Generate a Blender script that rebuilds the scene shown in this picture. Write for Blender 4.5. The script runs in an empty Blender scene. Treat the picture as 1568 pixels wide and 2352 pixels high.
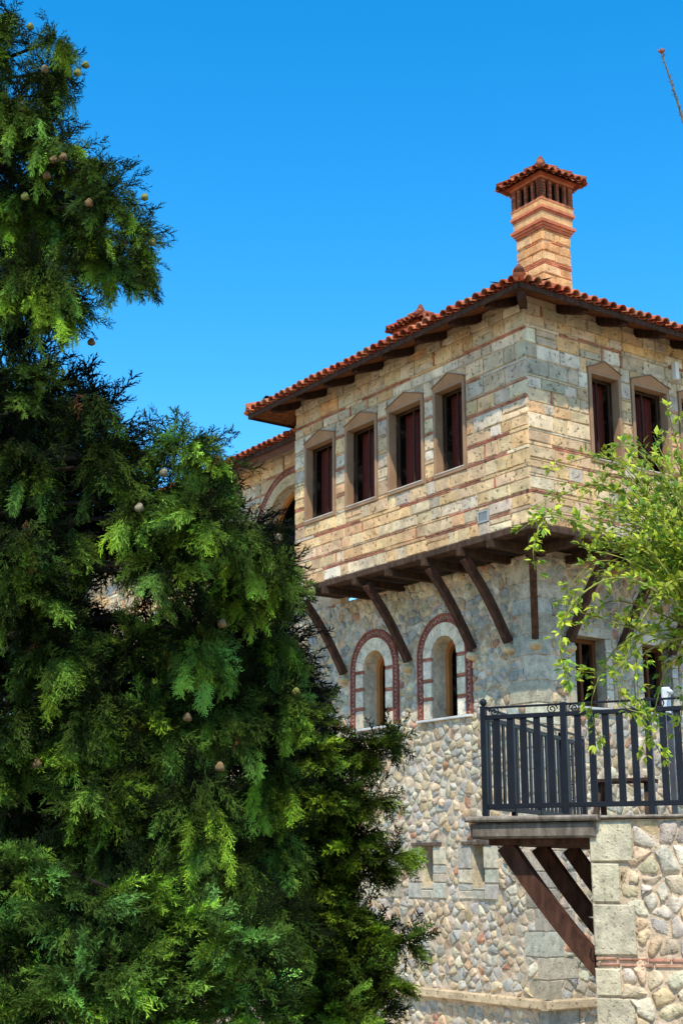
import bpy, math, random
import numpy as np
from mathutils import Vector, Matrix
rng = random.Random(11)
U = rng.uniform
Z = Vector((0, 0, 1))
scn = bpy.context.scene
COL = scn.collection
GZ = -3.0
# ------------------------------------------------------------------ camera model
F = 3200.0
PIT = math.atan(824 / F)
cp, sp = math.cos(PIT), math.sin(PIT)
def ray(px, py):
    x = px - 784; y = 1176 - py
    wy = F * cp - y * sp; wz = F * sp + y * cp
    return x / wy, wz / wy
def at(px, py, Y):
    a, b = ray(px, py)
    return Vector((a * Y, Y, b * Y))
cam = bpy.data.cameras.new('camera')
co = bpy.data.objects.new('camera', cam); COL.objects.link(co)
cam.sensor_fit = 'HORIZONTAL'; cam.sensor_width = 36; cam.lens = F / 1568 * 36
cam.clip_end = 2000
co.rotation_euler = (math.pi / 2 + PIT, 0, 0)
scn.camera = co
# ------------------------------------------------------------------ light
ts = Vector((-0.14, -0.99, 0)).normalized()
EL = math.radians(56)
tosun = ts * math.cos(EL) + Z * math.sin(EL)
sl = bpy.data.lights.new('sun', 'SUN'); sl.energy = 5.0; sl.angle = math.radians(0.5); sl.color = (1, 0.92, 0.74)
so = bpy.data.objects.new('sun', sl); COL.objects.link(so)
so.rotation_euler = tosun.to_track_quat('Z', 'Y').to_euler()
so.location = (0, -10, 40)
w = bpy.data.worlds.new('World'); scn.world = w; w.use_nodes = True
nt = w.node_tree; nt.nodes.clear()
sky = nt.nodes.new('ShaderNodeTexSky'); sky.sky_type = 'NISHITA'; sky.sun_disc = False
sky.sun_elevation = EL; sky.sun_rotation = math.radians(188)
sky.air_density = 1.0; sky.dust_density = 0.15; sky.ozone_density = 2.0; sky.altitude = 300
hs = nt.nodes.new('ShaderNodeHueSaturation'); hs.inputs['Saturation'].default_value = 1.44; hs.inputs['Value'].default_value = 2.0; hs.inputs['Hue'].default_value = 0.493
bg = nt.nodes.new('ShaderNodeBackground'); bg.inputs['Strength'].default_value = 0.15
wo = nt.nodes.new('ShaderNodeOutputWorld')
nt.links.new(sky.outputs[0], hs.inputs['Color']); nt.links.new(hs.outputs[0], bg.inputs[0]); nt.links.new(bg.outputs[0], wo.inputs[0])
scn.view_settings.view_transform = 'Standard'; scn.view_settings.look = 'None'; scn.view_settings.exposure = 0
# ------------------------------------------------------------------ materials
def mat(name, rough=0.9, ns=4.0, lo=0.75, hi=1.2, bs=30.0, bump=0.4, pits=0.0, pit_scale=24.0, metal=0.0, spec=0.3, transl=0.0, stretch=None, dist=0.02, stain=0.0, grime=None):
    m = bpy.data.materials.new(name); m.use_nodes = True
    t = m.node_tree; N = t.nodes; L = t.links
    b = N['Principled BSDF']; b.inputs['Roughness'].default_value = rough; b.inputs['Metallic'].default_value = metal
    b.inputs['Specular IOR Level'].default_value = spec
    a = N.new('ShaderNodeAttribute'); a.attribute_name = 'Col'
    tc = N.new('ShaderNodeTexCoord')
    src = tc.outputs['Object']
    if stretch:
        mp = N.new('ShaderNodeMapping'); mp.inputs['Scale'].default_value = stretch
        L.new(src, mp.inputs[0]); src = mp.outputs[0]
    n = N.new('ShaderNodeTexNoise'); n.inputs['Scale'].default_value = ns; n.inputs['Detail'].default_value = 6
    L.new(src, n.inputs['Vector'])
    mr = N.new('ShaderNodeMapRange'); mr.inputs['From Min'].default_value = 0.3; mr.inputs['From Max'].default_value = 0.7
    mr.inputs['To Min'].default_value = lo; mr.inputs['To Max'].default_value = hi
    L.new(n.outputs[0], mr.inputs[0])
    fac = mr.outputs[0]
    n2 = N.new('ShaderNodeTexNoise'); n2.inputs['Scale'].default_value = bs; n2.inputs['Detail'].default_value = 4
    L.new(src, n2.inputs['Vector'])
    hgt = n2.outputs[0]
    def mul(x, y):
        mu = N.new('ShaderNodeMath'); mu.operation = 'MULTIPLY'
        L.new(x, mu.inputs[0]); L.new(y, mu.inputs[1]); return mu.outputs[0]
    if pits > 0:
        n3 = N.new('ShaderNodeTexNoise'); n3.inputs['Scale'].default_value = pit_scale; n3.inputs['Detail'].default_value = 3
        L.new(src, n3.inputs['Vector'])
        cr = N.new('ShaderNodeMapRange'); cr.inputs['From Min'].default_value = 0.31; cr.inputs['From Max'].default_value = 0.42
        cr.inputs['To Min'].default_value = 1 - pits; cr.inputs['To Max'].default_value = 1
        L.new(n3.outputs[0], cr.inputs[0])
        fac = mul(fac, cr.outputs[0])
        mh = N.new('ShaderNodeMath'); mh.operation = 'ADD'
        L.new(hgt, mh.inputs[0]); L.new(cr.outputs[0], mh.inputs[1]); hgt = mh.outputs[0]
    if stain > 0:
        n4 = N.new('ShaderNodeTexNoise'); n4.inputs['Scale'].default_value = 1.3; n4.inputs['Detail'].default_value = 7; n4.inputs['Roughness'].default_value = .62
        L.new(tc.outputs['Object'], n4.inputs['Vector'])
        c4 = N.new('ShaderNodeMapRange'); c4.inputs['From Min'].default_value = 0.36; c4.inputs['From Max'].default_value = 0.6
        c4.inputs['To Min'].default_value = 1 - stain; c4.inputs['To Max'].default_value = 1.06
        L.new(n4.outputs[0], c4.inputs[0]); fac = mul(fac, c4.outputs[0])
    vm = N.new('ShaderNodeVectorMath'); vm.operation = 'SCALE'
    L.new(a.outputs['Color'], vm.inputs[0]); L.new(fac, vm.inputs['Scale'])
    colr = vm.outputs[0]
    if grime:
        n5 = N.new('ShaderNodeTexNoise'); n5.inputs['Scale'].default_value = 2.6; n5.inputs['Detail'].default_value = 8; n5.inputs['Roughness'].default_value = .68
        L.new(tc.outputs['Object'], n5.inputs['Vector'])
        c5 = N.new('ShaderNodeMapRange'); c5.inputs['From Min'].default_value = 0.5; c5.inputs['From Max'].default_value = 0.68
        c5.inputs['To Min'].default_value = 0; c5.inputs['To Max'].default_value = grime[3]
        L.new(n5.outputs[0], c5.inputs[0])
        mm = N.new('ShaderNodeMix'); mm.data_type = 'RGBA'
        L.new(c5.outputs[0], mm.inputs[0]); L.new(colr, mm.inputs[6]); mm.inputs[7].default_value = (*grime[:3], 1)
        colr = mm.outputs[2]
    L.new(colr, b.inputs['Base Color'])
    if bump > 0:
        bp = N.new('ShaderNodeBump'); bp.inputs['Strength'].default_value = bump; bp.inputs['Distance'].default_value = dist
        L.new(hgt, bp.inputs['Height']); L.new(bp.outputs[0], b.inputs['Normal'])
    if transl > 0:
        tr = N.new('ShaderNodeBsdfTranslucent'); mx = N.new('ShaderNodeMixShader'); mx.inputs[0].default_value = transl
        L.new(colr, tr.inputs[0]); L.new(b.outputs[0], mx.inputs[1]); L.new(tr.outputs[0], mx.inputs[2])
        L.new(mx.outputs[0], N['Material Output'].inputs[0])
    return m
M = {}
M['ashlar'] = mat('pitted_stone', 0.95, 5, 0.76, 1.22, 45, 0.7, 0.62, 15, stain=.18, spec=.06, grime=(.36, .28, .19, .48))
M['rubble'] = mat('field_stone', 0.9, 9, 0.70, 1.22, 40, 0.55, 0.4, 26, stain=.16, spec=.06, grime=(.44, .36, .26, .4))
M['orange'] = mat('chimney_stone', 0.92, 7, 0.75, 1.22, 45, 0.5, 0.45, 22, stain=.12, spec=.06)
M['brick'] = mat('brick', 0.9, 9, 0.75, 1.25, 60, 0.4, stain=.15, spec=.06)
M['tile'] = mat('terracotta', 0.85, 6, 0.65, 1.25, 30, 0.3, stain=.2, spec=.06, grime=(.20, .07, .045, .5))
M['wood'] = mat('timber', 0.85, 5, 0.5, 1.3, 30, 0.5, stretch=(3, 3, 1), spec=.08)
M['paint'] = mat('painted_wood', 0.7, 4, 0.85, 1.1, 40, 0.12, stain=.12, spec=.1)
M['metal'] = mat('iron', 0.5, 6, 0.8, 1.2, 60, 0.1, spec=0.22)
M['cloth'] = mat('cloth', 0.95, 6, 0.8, 1.1, 40, 0.1, spec=.02)
M['white'] = mat('white_paint', 0.5, 6, 0.9, 1.05, 40, 0.05)
M['bark'] = mat('bark', 0.95, 8, 0.6, 1.3, 20, 0.8, spec=.05)
M['leaf'] = mat('cypress_foliage', 0.75, 2.2, 0.72, 1.28, 30, 0, transl=0.22, spec=0.1)
M['leaf2'] = mat('shrub_foliage', 0.5, 3, 0.85, 1.15, 30, 0, transl=0.32, spec=0.25)
M['cone'] = mat('seed_cone', 0.8, 20, 0.6, 1.3, 40, 0.5)
M['ground'] = mat('warm_bounce_ground', 0.95, 2, 0.75, 1.2, 40, 0.6)  # ground is out of view; pale warm colour set to bounce light onto walls
g = bpy.data.materials.new('window_glass'); g.use_nodes = True
N = g.node_tree.nodes; Lk = g.node_tree.links
tb = N.new('ShaderNodeBsdfTransparent'); gb = N.new('ShaderNodeBsdfGlossy'); gb.inputs['Roughness'].default_value = 0.04
mx = N.new('ShaderNodeMixShader'); mx.inputs[0].default_value = 0.006
Lk.new(tb.outputs[0], mx.inputs[1]); Lk.new(gb.outputs[0], mx.inputs[2]); Lk.new(mx.outputs[0], N['Material Output'].inputs[0])
M['glass'] = g
# ------------------------------------------------------------------ mesh builder
def jit(c, a=0.12):
    k = 1 + U(-a, a)
    return tuple(max(0.003, x * k * (1 + U(-a, a) * 0.25)) for x in c)
def sc(c, k): return tuple(x * k for x in c)
class MB:
    def __init__(s): s.v = []; s.f = []; s.c = []; s.sm = []
    def add(s, vs, fs, col, smooth=False):
        o = len(s.v); s.v += [tuple(p) for p in vs]
        for f in fs:
            s.f.append([o + i for i in f]); s.c.append(col); s.sm.append(smooth)
    def build(s, name, m, parent=None):
        me = bpy.data.meshes.new(name); me.from_pydata(s.v, [], s.f)
        ca = me.color_attributes.new('Col', 'FLOAT_COLOR', 'CORNER')
        lt = [len(f) for f in s.f]
        c = np.array([(x[0], x[1], x[2], 1.0) for x in s.c], dtype=np.float32)
        ca.data.foreach_set('color', np.repeat(c, lt, axis=0).ravel())
        me.polygons.foreach_set('use_smooth', s.sm)
        me.materials.append(m if not isinstance(m, str) else M[m])
        me.update()
        o = bpy.data.objects.new(name, me); COL.objects.link(o)
        adopt(o, parent)
        return o
def adopt(o, parent):
    if parent is not None:
        o.parent = parent
        if parent.type == 'EMPTY': o.matrix_parent_inverse = Matrix.Translation(-parent.location)
def thing(name, loc, label, cat, group=None):
    e = bpy.data.objects.new(name, None); COL.objects.link(e); e.location = loc; e.empty_display_size = 0.3
    e['label'] = label; e['category'] = cat
    if group: e['group'] = group
    return e
class Fr:
    def __init__(s, O, d, n): s.O = Vector(O); s.d = d; s.n = n
    def P(s, a, z, h=0.0): return s.O + s.d * a + s.n * h + Z * z
def fbox(mb, fr, s0, s1, z0, z1, h0, h1, col, ch=0.0, wob=0.0):
    P = fr.P
    v = [P(s0, z0, h0), P(s1, z0, h0), P(s1, z1, h0), P(s0, z1, h0)]
    if ch <= 0:
        v += [P(s0, z0, h1), P(s1, z0, h1), P(s1, z1, h1), P(s0, z1, h1)]
        fs = [(3, 2, 1, 0), (4, 5, 6, 7)] + [(i, (i + 1) % 4, 4 + (i + 1) % 4, 4 + i) for i in range(4)]
    else:
        ch = min(ch, (s1 - s0) * 0.3, (z1 - z0) * 0.3)
        hm = h1 - ch
        j = lambda: U(-wob, wob) if wob else 0
        q = [(s0 + abs(j()), z0 + abs(j())), (s1 - abs(j()), z0 + abs(j())), (s1 - abs(j()), z1 - abs(j())), (s0 + abs(j()), z1 - abs(j()))]
        v += [P(a, b, hm) for a, b in q]
        v += [P(q[0][0] + ch, q[0][1] + ch, h1 + j()), P(q[1][0] - ch, q[1][1] + ch, h1 + j()), P(q[2][0] - ch, q[2][1] - ch, h1 + j()), P(q[3][0] + ch, q[3][1] - ch, h1 + j())]
        fs = [(3, 2, 1, 0), (8, 9, 10, 11)] + [(i, (i + 1) % 4, 4 + (i + 1) % 4, 4 + i) for i in range(4)] + [(4 + i, 4 + (i + 1) % 4, 8 + (i + 1) % 4, 8 + i) for i in range(4)]
    mb.add(v, fs, col)
def prism(mb, fr, pts, h0, h1, col):
    n = len(pts)
    v = [fr.P(a, z, h0) for a, z in pts] + [fr.P(a, z, h1) for a, z in pts]
    mb.add(v, [tuple(range(n - 1, -1, -1)), tuple(range(n, 2 * n))] + [(i, (i + 1) % n, n + (i + 1) % n, n + i) for i in range(n)], col)
def bar(mb, pts, wd, th, side, col):
    n = len(pts); v = []
    for i in range(n):
        t = (pts[min(i + 1, n - 1)] - pts[max(i - 1, 0)]).normalized()
        up = t.cross(side).normalized()
        for a, b in ((-1, -1), (1, -1), (1, 1), (-1, 1)): v.append(pts[i] + side * (a * wd / 2) + up * (b * th / 2))
    fs = [(3, 2, 1, 0), tuple(4 * (n - 1) + k for k in range(4))]
    for i in range(n - 1):
        for k in range(4): fs.append((4 * i + k, 4 * i + (k + 1) % 4, 4 * i + 4 + (k + 1) % 4, 4 * i + 4 + k))
    mb.add(v, fs, col)
def tube(mb, pts, rad, n=8, col=(0.1, 0.1, 0.1)):
    m = len(pts); v = []
    ref = Vector((0.3, 0.5, 0.81)).normalized()
    for i in range(m):
        t = (pts[min(i + 1, m - 1)] - pts[max(i - 1, 0)]).normalized()
        a = t.cross(ref)
        if a.length < 0.05: a = t.cross(Vector((1, 0, 0)))
        a.normalize(); b = t.cross(a)
        r = rad[i] if isinstance(rad, (list, tuple)) else rad
        for k in range(n):
            an = 2 * math.pi * k / n
            v.append(pts[i] + a * (math.cos(an) * r) + b * (math.sin(an) * r))
    fs = [tuple(range(n - 1, -1, -1)), tuple((m - 1) * n + k for k in range(n))]
    for i in range(m - 1):
        for k in range(n): fs.append((i * n + k, i * n + (k + 1) % n, (i + 1) * n + (k + 1) % n, (i + 1) * n + k))
    mb.add(v, fs, col, True)
# ------------------------------------------------------------------ masonry
GOLD = [(.76, .49, .245), (.79, .54, .29), (.71, .45, .225), (.68, .46, .26), (.78, .56, .33), (.81, .60, .385), (.69, .41, .205), (.75, .47, .24), (.64, .43, .25)]
GREY = [(.64, .51, .35), (.71, .58, .42), (.57, .45, .31), (.76, .64, .48), (.65, .49, .31), (.60, .48, .35), (.52, .43, .31)]
BRICK = [(.49, .18, .115), (.44, .155, .10), (.52, .215, .135)]
MORT = (.60, .45, .29)
MORT2 = (.63, .48, .34)
RUB = [(.50, .45, .36), (.60, .50, .36), (.66, .53, .35), (.56, .40, .24), (.62, .47, .30), (.44, .40, .33), (.71, .60, .45), (.53, .45, .33), (.59, .45, .29), (.65, .50, .33), (.50, .46, .39), (.40, .38, .33)]
CUT = [(.53, .48, .38), (.58, .50, .37), (.59, .48, .34), (.50, .46, .38), (.56, .47, .34)]
def wall_back(mb, fr, s0, s1, z0, z1, holes, col, rev_col, depth=0.26):
    ss = sorted(set([s0, s1] + [x for h in holes for x in h[:2]]))
    zz = sorted(set([z0, z1] + [x for h in holes for x in h[2:4]]))
    for i in range(len(ss) - 1):
        for j in range(len(zz) - 1):
            cs = (ss[i] + ss[i + 1]) / 2; cz = (zz[j] + zz[j + 1]) / 2
            if any(h[0] < cs < h[1] and h[2] < cz < h[3] for h in holes): continue
            mb.add([fr.P(ss[i], zz[j]), fr.P(ss[i + 1], zz[j]), fr.P(ss[i + 1], zz[j + 1]), fr.P(ss[i], zz[j + 1])], [(0, 1, 2, 3)], col)
    dk = (.010, .008, .007)  # near-black room lining, the unlit interior put into the colour
    for h in holes:
        a, b, c, d = h[:4]
        arch = len(h) > 4 and h[4]
        if arch:
            r = (b - a) / 2; uc = (a + b) / 2; zs = d - r; n = 14
            arc = [(uc + r * math.cos(math.pi * k / n), zs + r * math.sin(math.pi * k / n)) for k in range(n + 1)]
            for k in range(n):
                p, q = arc[k], arc[k + 1]
                mb.add([fr.P(p[0], p[1]), fr.P(q[0], q[1]), fr.P(q[0], d), fr.P(p[0], d)], [(0, 1, 2, 3)], col)
                mb.add([fr.P(p[0], p[1]), fr.P(q[0], q[1]), fr.P(q[0], q[1], -depth), fr.P(p[0], p[1], -depth)], [(0, 1, 2, 3)], jit(rev_col, .1))
            prof = [(a, zs), (a, c), (b, c), (b, zs)]
        else:
            prof = [(a, d), (a, c), (b, c), (b, d), (a, d)]
        for k in range(len(prof) - 1):
            p, q = prof[k], prof[k + 1]
            nn = max(1, int(abs(q[1] - p[1]) / 0.28))
            for t in range(nn):
                p2 = (p[0] + (q[0] - p[0]) * t / nn, p[1] + (q[1] - p[1]) * t / nn); q2 = (p[0] + (q[0] - p[0]) * (t + 1) / nn, p[1] + (q[1] - p[1]) * (t + 1) / nn)
                mb.add([fr.P(p2[0], p2[1]), fr.P(q2[0], q2[1]), fr.P(q2[0], q2[1], -depth), fr.P(p2[0], p2[1], -depth)], [(0, 1, 2, 3)], jit(rev_col, .12))
        e = 0.04
        rp = [(a - e, c - e), (b + e, c - e), (b + e, d + e), (a - e, d + e)]
        for k in range(4):
            p, q = rp[k], rp[(k + 1) % 4]
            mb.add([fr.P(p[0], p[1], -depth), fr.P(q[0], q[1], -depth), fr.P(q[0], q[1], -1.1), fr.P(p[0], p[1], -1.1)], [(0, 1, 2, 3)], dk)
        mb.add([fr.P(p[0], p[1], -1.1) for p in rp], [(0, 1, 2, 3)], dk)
def segs(s0, s1, z0, z1, holes):
    cuts = sorted(set([s0, s1] + [min(max(x, s0), s1) for h in holes if h[2] < z1 - .004 and h[3] > z0 + .004 for x in h[:2]]))
    out = []
    for i in range(len(cuts) - 1):
        a, b = cuts[i], cuts[i + 1]
        if b - a < 0.03: continue
        zs = [(z0, z1)]
        for h in holes:
            if h[0] < (a + b) / 2 < h[1]:
                nz = []
                for (p, q) in zs:
                    if h[2] >= q or h[3] <= p: nz.append((p, q)); continue
                    if h[2] - p > .03: nz.append((p, h[2]))
                    if q - h[3] > .03: nz.append((h[3], q))
                zs = nz
        for (p, q) in zs: out.append((a, b, p, q))
    mer = []
    for r in out:
        if mer and abs(mer[-1][1] - r[0]) < 1e-6 and mer[-1][2:] == r[2:]: mer[-1] = (mer[-1][0], r[1], r[2], r[3])
        else: mer.append(r)
    return mer
def ashlar(mb, fr, s0, s1, z0, z1, holes, palf, wmin=.22, wmax=.56, hmin=.17, hmax=.28, band=.66, g=.006, proud=.02, vert=.10, ch=.009):
    z = z0
    while z < z1 - 0.02:
        h = U(hmin, hmax)
        if z + h > z1 - .13: h = z1 - z
        for (a, b, p, q) in segs(s0, s1, z, z + h, holes):
            s = a
            while s < b - 0.01:
                ww = U(wmin, wmax)
                if s + ww > b - wmin * .6: ww = b - s
                if ww > .2 and rng.random() < vert and s > a + .01 and ww > .3:
                    fbox(mb, fr, s + g, s + .038, p + g, q - g, -.02, proud - .004 + U(-.004, .004), jit(rng.choice(BRICK), .2), .005)
                    s += .043; ww -= .043
                c = jit(rng.choice(palf((p + q) / 2, s)), .16)
                if q - p > .2 and ww > .34 and rng.random() < .22:
                    zm = p + (q - p) * U(.4, .6)
                    fbox(mb, fr, s + g, s + ww - g, p + g, zm - g / 2, -.02, proud + U(-.009, .009), c, ch, .009)
                    fbox(mb, fr, s + g, s + ww - g, zm + g / 2, q - g, -.02, proud + U(-.009, .009), jit(rng.choice(palf(q, s)), .16), ch, .009)
                else:
                    fbox(mb, fr, s + g, s + ww - g, p + g, q - g, -.02, proud + U(-.009, .009), c, ch, .009)
                s += ww
        z += h
        if z < z1 - .3 and rng.random() < band:
            two = rng.random() < .4
            bh = .056 if two else .032
            for (a, b, p, q) in segs(s0, s1, z, z + bh, holes):
                s = a; br = rng.random() < .58
                while s < b - .01:
                    ww = U(.6, 2.2) if br else U(.35, 1.2)
                    if s + ww > b - .25: ww = b - s
                    if br:
                        rows = [(p, (p + q) / 2), ((p + q) / 2, q)] if (two and q - p > .05) else [(p, q)]
                        for (p2, q2) in rows:
                            x = s
                            while x < s + ww - .01:
                                bw = min(U(.2, .34), s + ww - x)
                                if s + ww - x - bw < .08: bw = s + ww - x
                                if rng.random() < .96:
                                    fbox(mb, fr, x + .003, x + bw - .003, p2 + .003 + U(0, .002), q2 - .003 - U(0, .002), -.02, proud - .004 + U(-.006, .004), jit(rng.choice(BRICK), .22), .005, .003)
                                x += bw
                    else:
                        fbox(mb, fr, s + g, s + ww - g, p + .004, q - .003, -.02, proud + U(-.006, .003), jit(rng.choice(palf(z, s)), .14), .006)
                    s += ww; br = not br
            z += bh
def rubble(mb, fr, s0, s1, z0, z1, cw, chh, holes, pal, gap=.02, hh=.05, circles=()):
    pts = []
    rows = int((z1 - z0) / chh) + 1
    for j in range(rows):
        z = z0 + (j + .5) * chh; s = s0 - U(0, cw)
        while s < s1 + cw * .3:
            ww = cw * U(.35, 1.9)
            if rng.random() > .15: pts.append((s + ww / 2, z + U(-.5, .5) * chh))
            s += ww
    G = max(cw, chh) * 2.0; grid = {}
    for i, p in enumerate(pts): grid.setdefault((int(p[0] // G), int(p[1] // G)), []).append(i)
    for i, (x, z) in enumerate(pts):
        if any(h[0] + .02 < x < h[1] - .02 and h[2] + .02 < z < h[3] - .02 for h in holes): continue
        if any((x - c[0]) ** 2 + (z - c[1]) ** 2 < (c[2] - .02) ** 2 for c in circles): continue
        poly = [(max(s0, x - cw * 1.3), max(z0, z - chh * 1.3)), (min(s1, x + cw * 1.3), max(z0, z - chh * 1.3)), (min(s1, x + cw * 1.3), min(z1, z + chh * 1.3)), (max(s0, x - cw * 1.3), min(z1, z + chh * 1.3))]
        gx, gz = int(x // G), int(z // G)
        for a in (-1, 0, 1):
            for b in (-1, 0, 1):
                for k in grid.get((gx + a, gz + b), ()):
                    if k == i or not poly: continue
                    qx, qz = pts[k]; nx, nz = qx - x, qz - z
                    mxx, mz = (qx + x) / 2, (qz + z) / 2
                    new = []
                    for t in range(len(poly)):
                        A = poly[t]; B = poly[(t + 1) % len(poly)]
                        da = (A[0] - mxx) * nx + (A[1] - mz) * nz; db = (B[0] - mxx) * nx + (B[1] - mz) * nz
                        if da <= 0: new.append(A)
                        if (da < 0) != (db < 0) and abs(da - db) > 1e-9:
                            f = da / (da - db); new.append((A[0] + (B[0] - A[0]) * f, A[1] + (B[1] - A[1]) * f))
                    poly = new
        if len(poly) < 3: continue
        cx = sum(p[0] for p in poly) / len(poly); cz = sum(p[1] for p in poly) / len(poly)
        pl = []
        rd = U(.10, .22)
        for t in range(len(poly)):
            A = poly[t]; B = poly[(t + 1) % len(poly)]
            for f in (rd, .5, 1 - rd): pl.append((A[0] + (B[0] - A[0]) * f, A[1] + (B[1] - A[1]) * f))
        pl2 = []; gg = gap * U(.3, 2.2)
        for (px_, pz_) in pl:
            dx, dz = px_ - cx, pz_ - cz; r = math.hypot(dx, dz)
            k = max(.25, 1 - (gg + gap * U(-.6, 1.0)) / max(r, .03))
            px_, pz_ = cx + dx * k, cz + dz * k
            for h in holes:
                if h[0] < px_ < h[1] and h[2] < pz_ < h[3]:
                    o = [(px_ - h[0], 0), (h[1] - px_, 1), (pz_ - h[2], 2), (h[3] - pz_, 3)]; o.sort()
                    w_ = o[0][1]
                    if w_ == 0: px_ = h[0]
                    elif w_ == 1: px_ = h[1]
                    elif w_ == 2: pz_ = h[2]
                    else: pz_ = h[3]
            for c in circles:
                d_ = math.hypot(px_ - c[0], pz_ - c[1])
                if d_ < c[2] and pz_ > c[1]: px_, pz_ = c[0] + (px_ - c[0]) * c[2] / d_, c[1] + (pz_ - c[1]) * c[2] / d_
            pl2.append((px_, pz_))
        n = len(pl2); H = hh * U(.1, 1.4); tx, tz = U(-.18, .18), U(-.18, .18)
        v = []
        for (k, hk) in ((1.0, -.01), (.92, .55), (.72, .98)):
            for (px_, pz_) in pl2:
                a = cx + (px_ - cx) * k; b = cz + (pz_ - cz) * k
                v.append(fr.P(a, b, (hk * H * U(.7, 1.3) + (a - cx) * tx + (b - cz) * tz) if hk > 0 else -.012))
        v.append(fr.P(cx, cz, H * U(.85, 1.15)))
        fs = []
        for r_ in (0, 1):
            for t in range(n): fs.append((r_ * n + t, r_ * n + (t + 1) % n, (r_ + 1) * n + (t + 1) % n, (r_ + 1) * n + t))
        for t in range(n): fs.append((2 * n + t, 2 * n + (t + 1) % n, 3 * n))
        c = rng.choice(pal)
        if rng.random() < .03: c = (.50, .26, .16)
        mb.add(v, fs, jit(c, .2), True)
# ------------------------------------------------------------------ roof tiles
TILE = [(.50, .125, .06), (.45, .105, .05), (.53, .165, .08), (.38, .09, .045), (.57, .22, .12)]
def tiles(mb, E0, d, n_in, length, runf, slope, spc=.2, r=.082, seg=.38, deck=True, maxrun=3.8, dark=1.0):
    cs, sn = math.cos(slope), math.sin(slope)
    up = n_in * cs + Z * sn; nor = Z * cs - n_in * sn
    n = int(round(length / spc)); spc = length / n
    A = 8
    for i in range(n):
        s = (i + .5) * spc; L = max(.06, runf(s) / cs)
        ns = max(1, math.ceil(L / seg)); je = U(-.018, .018)
        for j in range(ns):
            t0 = j * seg - (.06 if j == 0 else .03) + je; t1 = min(L, (j + 1) * seg + .01)
            if t1 <= t0 + .02: continue
            c = sc(jit(rng.choice(TILE), .22), dark)
            ss = s + U(-.01, .01); lft = U(-.005, .012)
            r0 = r * U(.94, 1.07); r1 = r * .84
            v = []
            for (t, rr, lf) in ((t0, r0, r * .42 + lft), (t1, r1, r * .05)):
                for k in range(A + 1):
                    an = math.pi * k / A
                    v.append(E0 + d * (ss + math.cos(an) * rr) + up * t + nor * (math.sin(an) * rr + lf))
            for k in range(A + 1):
                an = math.pi * k / A; rr = r0 * .8
                v.append(E0 + d * (ss + math.cos(an) * rr) + up * t0 + nor * (math.sin(an) * rr + r * .42 + lft))
            for k in range(A + 1):
                an = math.pi * k / A; rr = r0 * .8
                v.append(E0 + d * (ss + math.cos(an) * rr) + up * (t0 + .12) + nor * (math.sin(an) * rr + r * .38))
            B = A + 1
            mb.add(v, [(k, k + 1, B + k + 1, B + k) for k in range(A)], c, True)
            mb.add(v, [(k, 2 * B + k, 2 * B + k + 1, k + 1) for k in range(A)], c, False)
            mb.add(v, [(2 * B + k, 3 * B + k, 3 * B + k + 1, 2 * B + k + 1) for k in range(A)], tuple(x * .8 for x in c), True)
    for i in range(n + 1):
        s = i * spc; L = max(.06, runf(min(max(s, .02), length - .02)) / cs)
        c = sc(jit(rng.choice(TILE), .15), dark); v = []
        for t in (-.035, L):
            for k in range(7):
                an = math.pi + math.pi * k / 6
                v.append(E0 + d * (s + math.cos(an) * r * .95) + up * t + nor * (math.sin(an) * r * .6 + r * .38))
        mb.add(v, [(k, k + 1, 8 + k, 7 + k) for k in range(6)], c, True)
    if deck:
        m0 = min(maxrun, length / 2)
        R = [E0, E0 + d * length]
        a = runf(.001) < maxrun * .5
        if a: R += [E0 + d * (length - m0) + n_in * m0 + Z * m0 * sn / cs, E0 + d * m0 + n_in * m0 + Z * m0 * sn / cs]
        else: R += [E0 + d * length + n_in * maxrun + Z * maxrun * sn / cs, E0 + n_in * maxrun + Z * maxrun * sn / cs]
        mb.add([p - nor * .03 for p in R], [(0, 1, 2, 3)], (.25, .09, .05))
def hip(mb, p0, p1, r=.095, seg=.36, dark=1.0):
    L = (p1 - p0).length; t = (p1 - p0).normalized()
    n = max(1, int(L / seg))
    for i in range(n):
        a = p0 + t * (L * i / n - .03); b = p0 + t * (L * (i + 1) / n)
        tube(mb, [a + Z * .03, b], [r * 1.05, r * .8], 10, sc(jit(rng.choice(TILE), .15), dark))
# ================================================================== HOUSE
thL = math.radians(35.2)
dL = Vector((-math.sin(thL), math.cos(thL), 0)); dR = Vector((math.cos(thL), math.sin(thL), 0))
C = Vector((2.8, 20.0, 0))
FL = Fr(C, dL, -dR); FRr = Fr(C, dR, -dL)
FL2 = Fr(C + dR * 1.0, dL, -dR)
FR2 = Fr(C + dL * 1.05, dR, -dL)
UE = 6.33; VE = 9.3
ZB, ZT = 5.0, 8.52
house = thing('stone_house', C + dL * 3 + dR * 4 + Z * GZ, 'stone and brick house with a jettied top storey, red tiled roof and corner chimney', 'house')
def pal_up(z, s=0):
    k = max(0, min(1, (z - 6.6) / 1.0)); q = .2 if s < .9 and z > 6.3 else 0  # more grey blocks higher up, eave shade partly put into the palette
    return GREY if rng.random() < .14 + .6 * k + q else GOLD
def sL(px, py, fr=FL):
    a, b = ray(px, py); O = fr.O
    return (a * O.y - O.x) / (fr.d.x - a * fr.d.y)
wl = []
for (x0, x1, yy) in ((702, 771, 1100), (795, 868, 1060), (892, 975, 1020), (998, 1071, 980)):
    a, b = sL(x1, yy), sL(x0, yy); wl.append((a, b))
wr = []
for (x0, x1, yy) in ((1352, 1425, 950), (1450, 1535, 960)):
    wr.append((sL(x0, yy, FRr), sL(x1, yy, FRr)))
wr.append((3.4, 4.22)); wr.append((5.0, 5.8))
ZS, ZH = 6.15, 7.66
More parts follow.
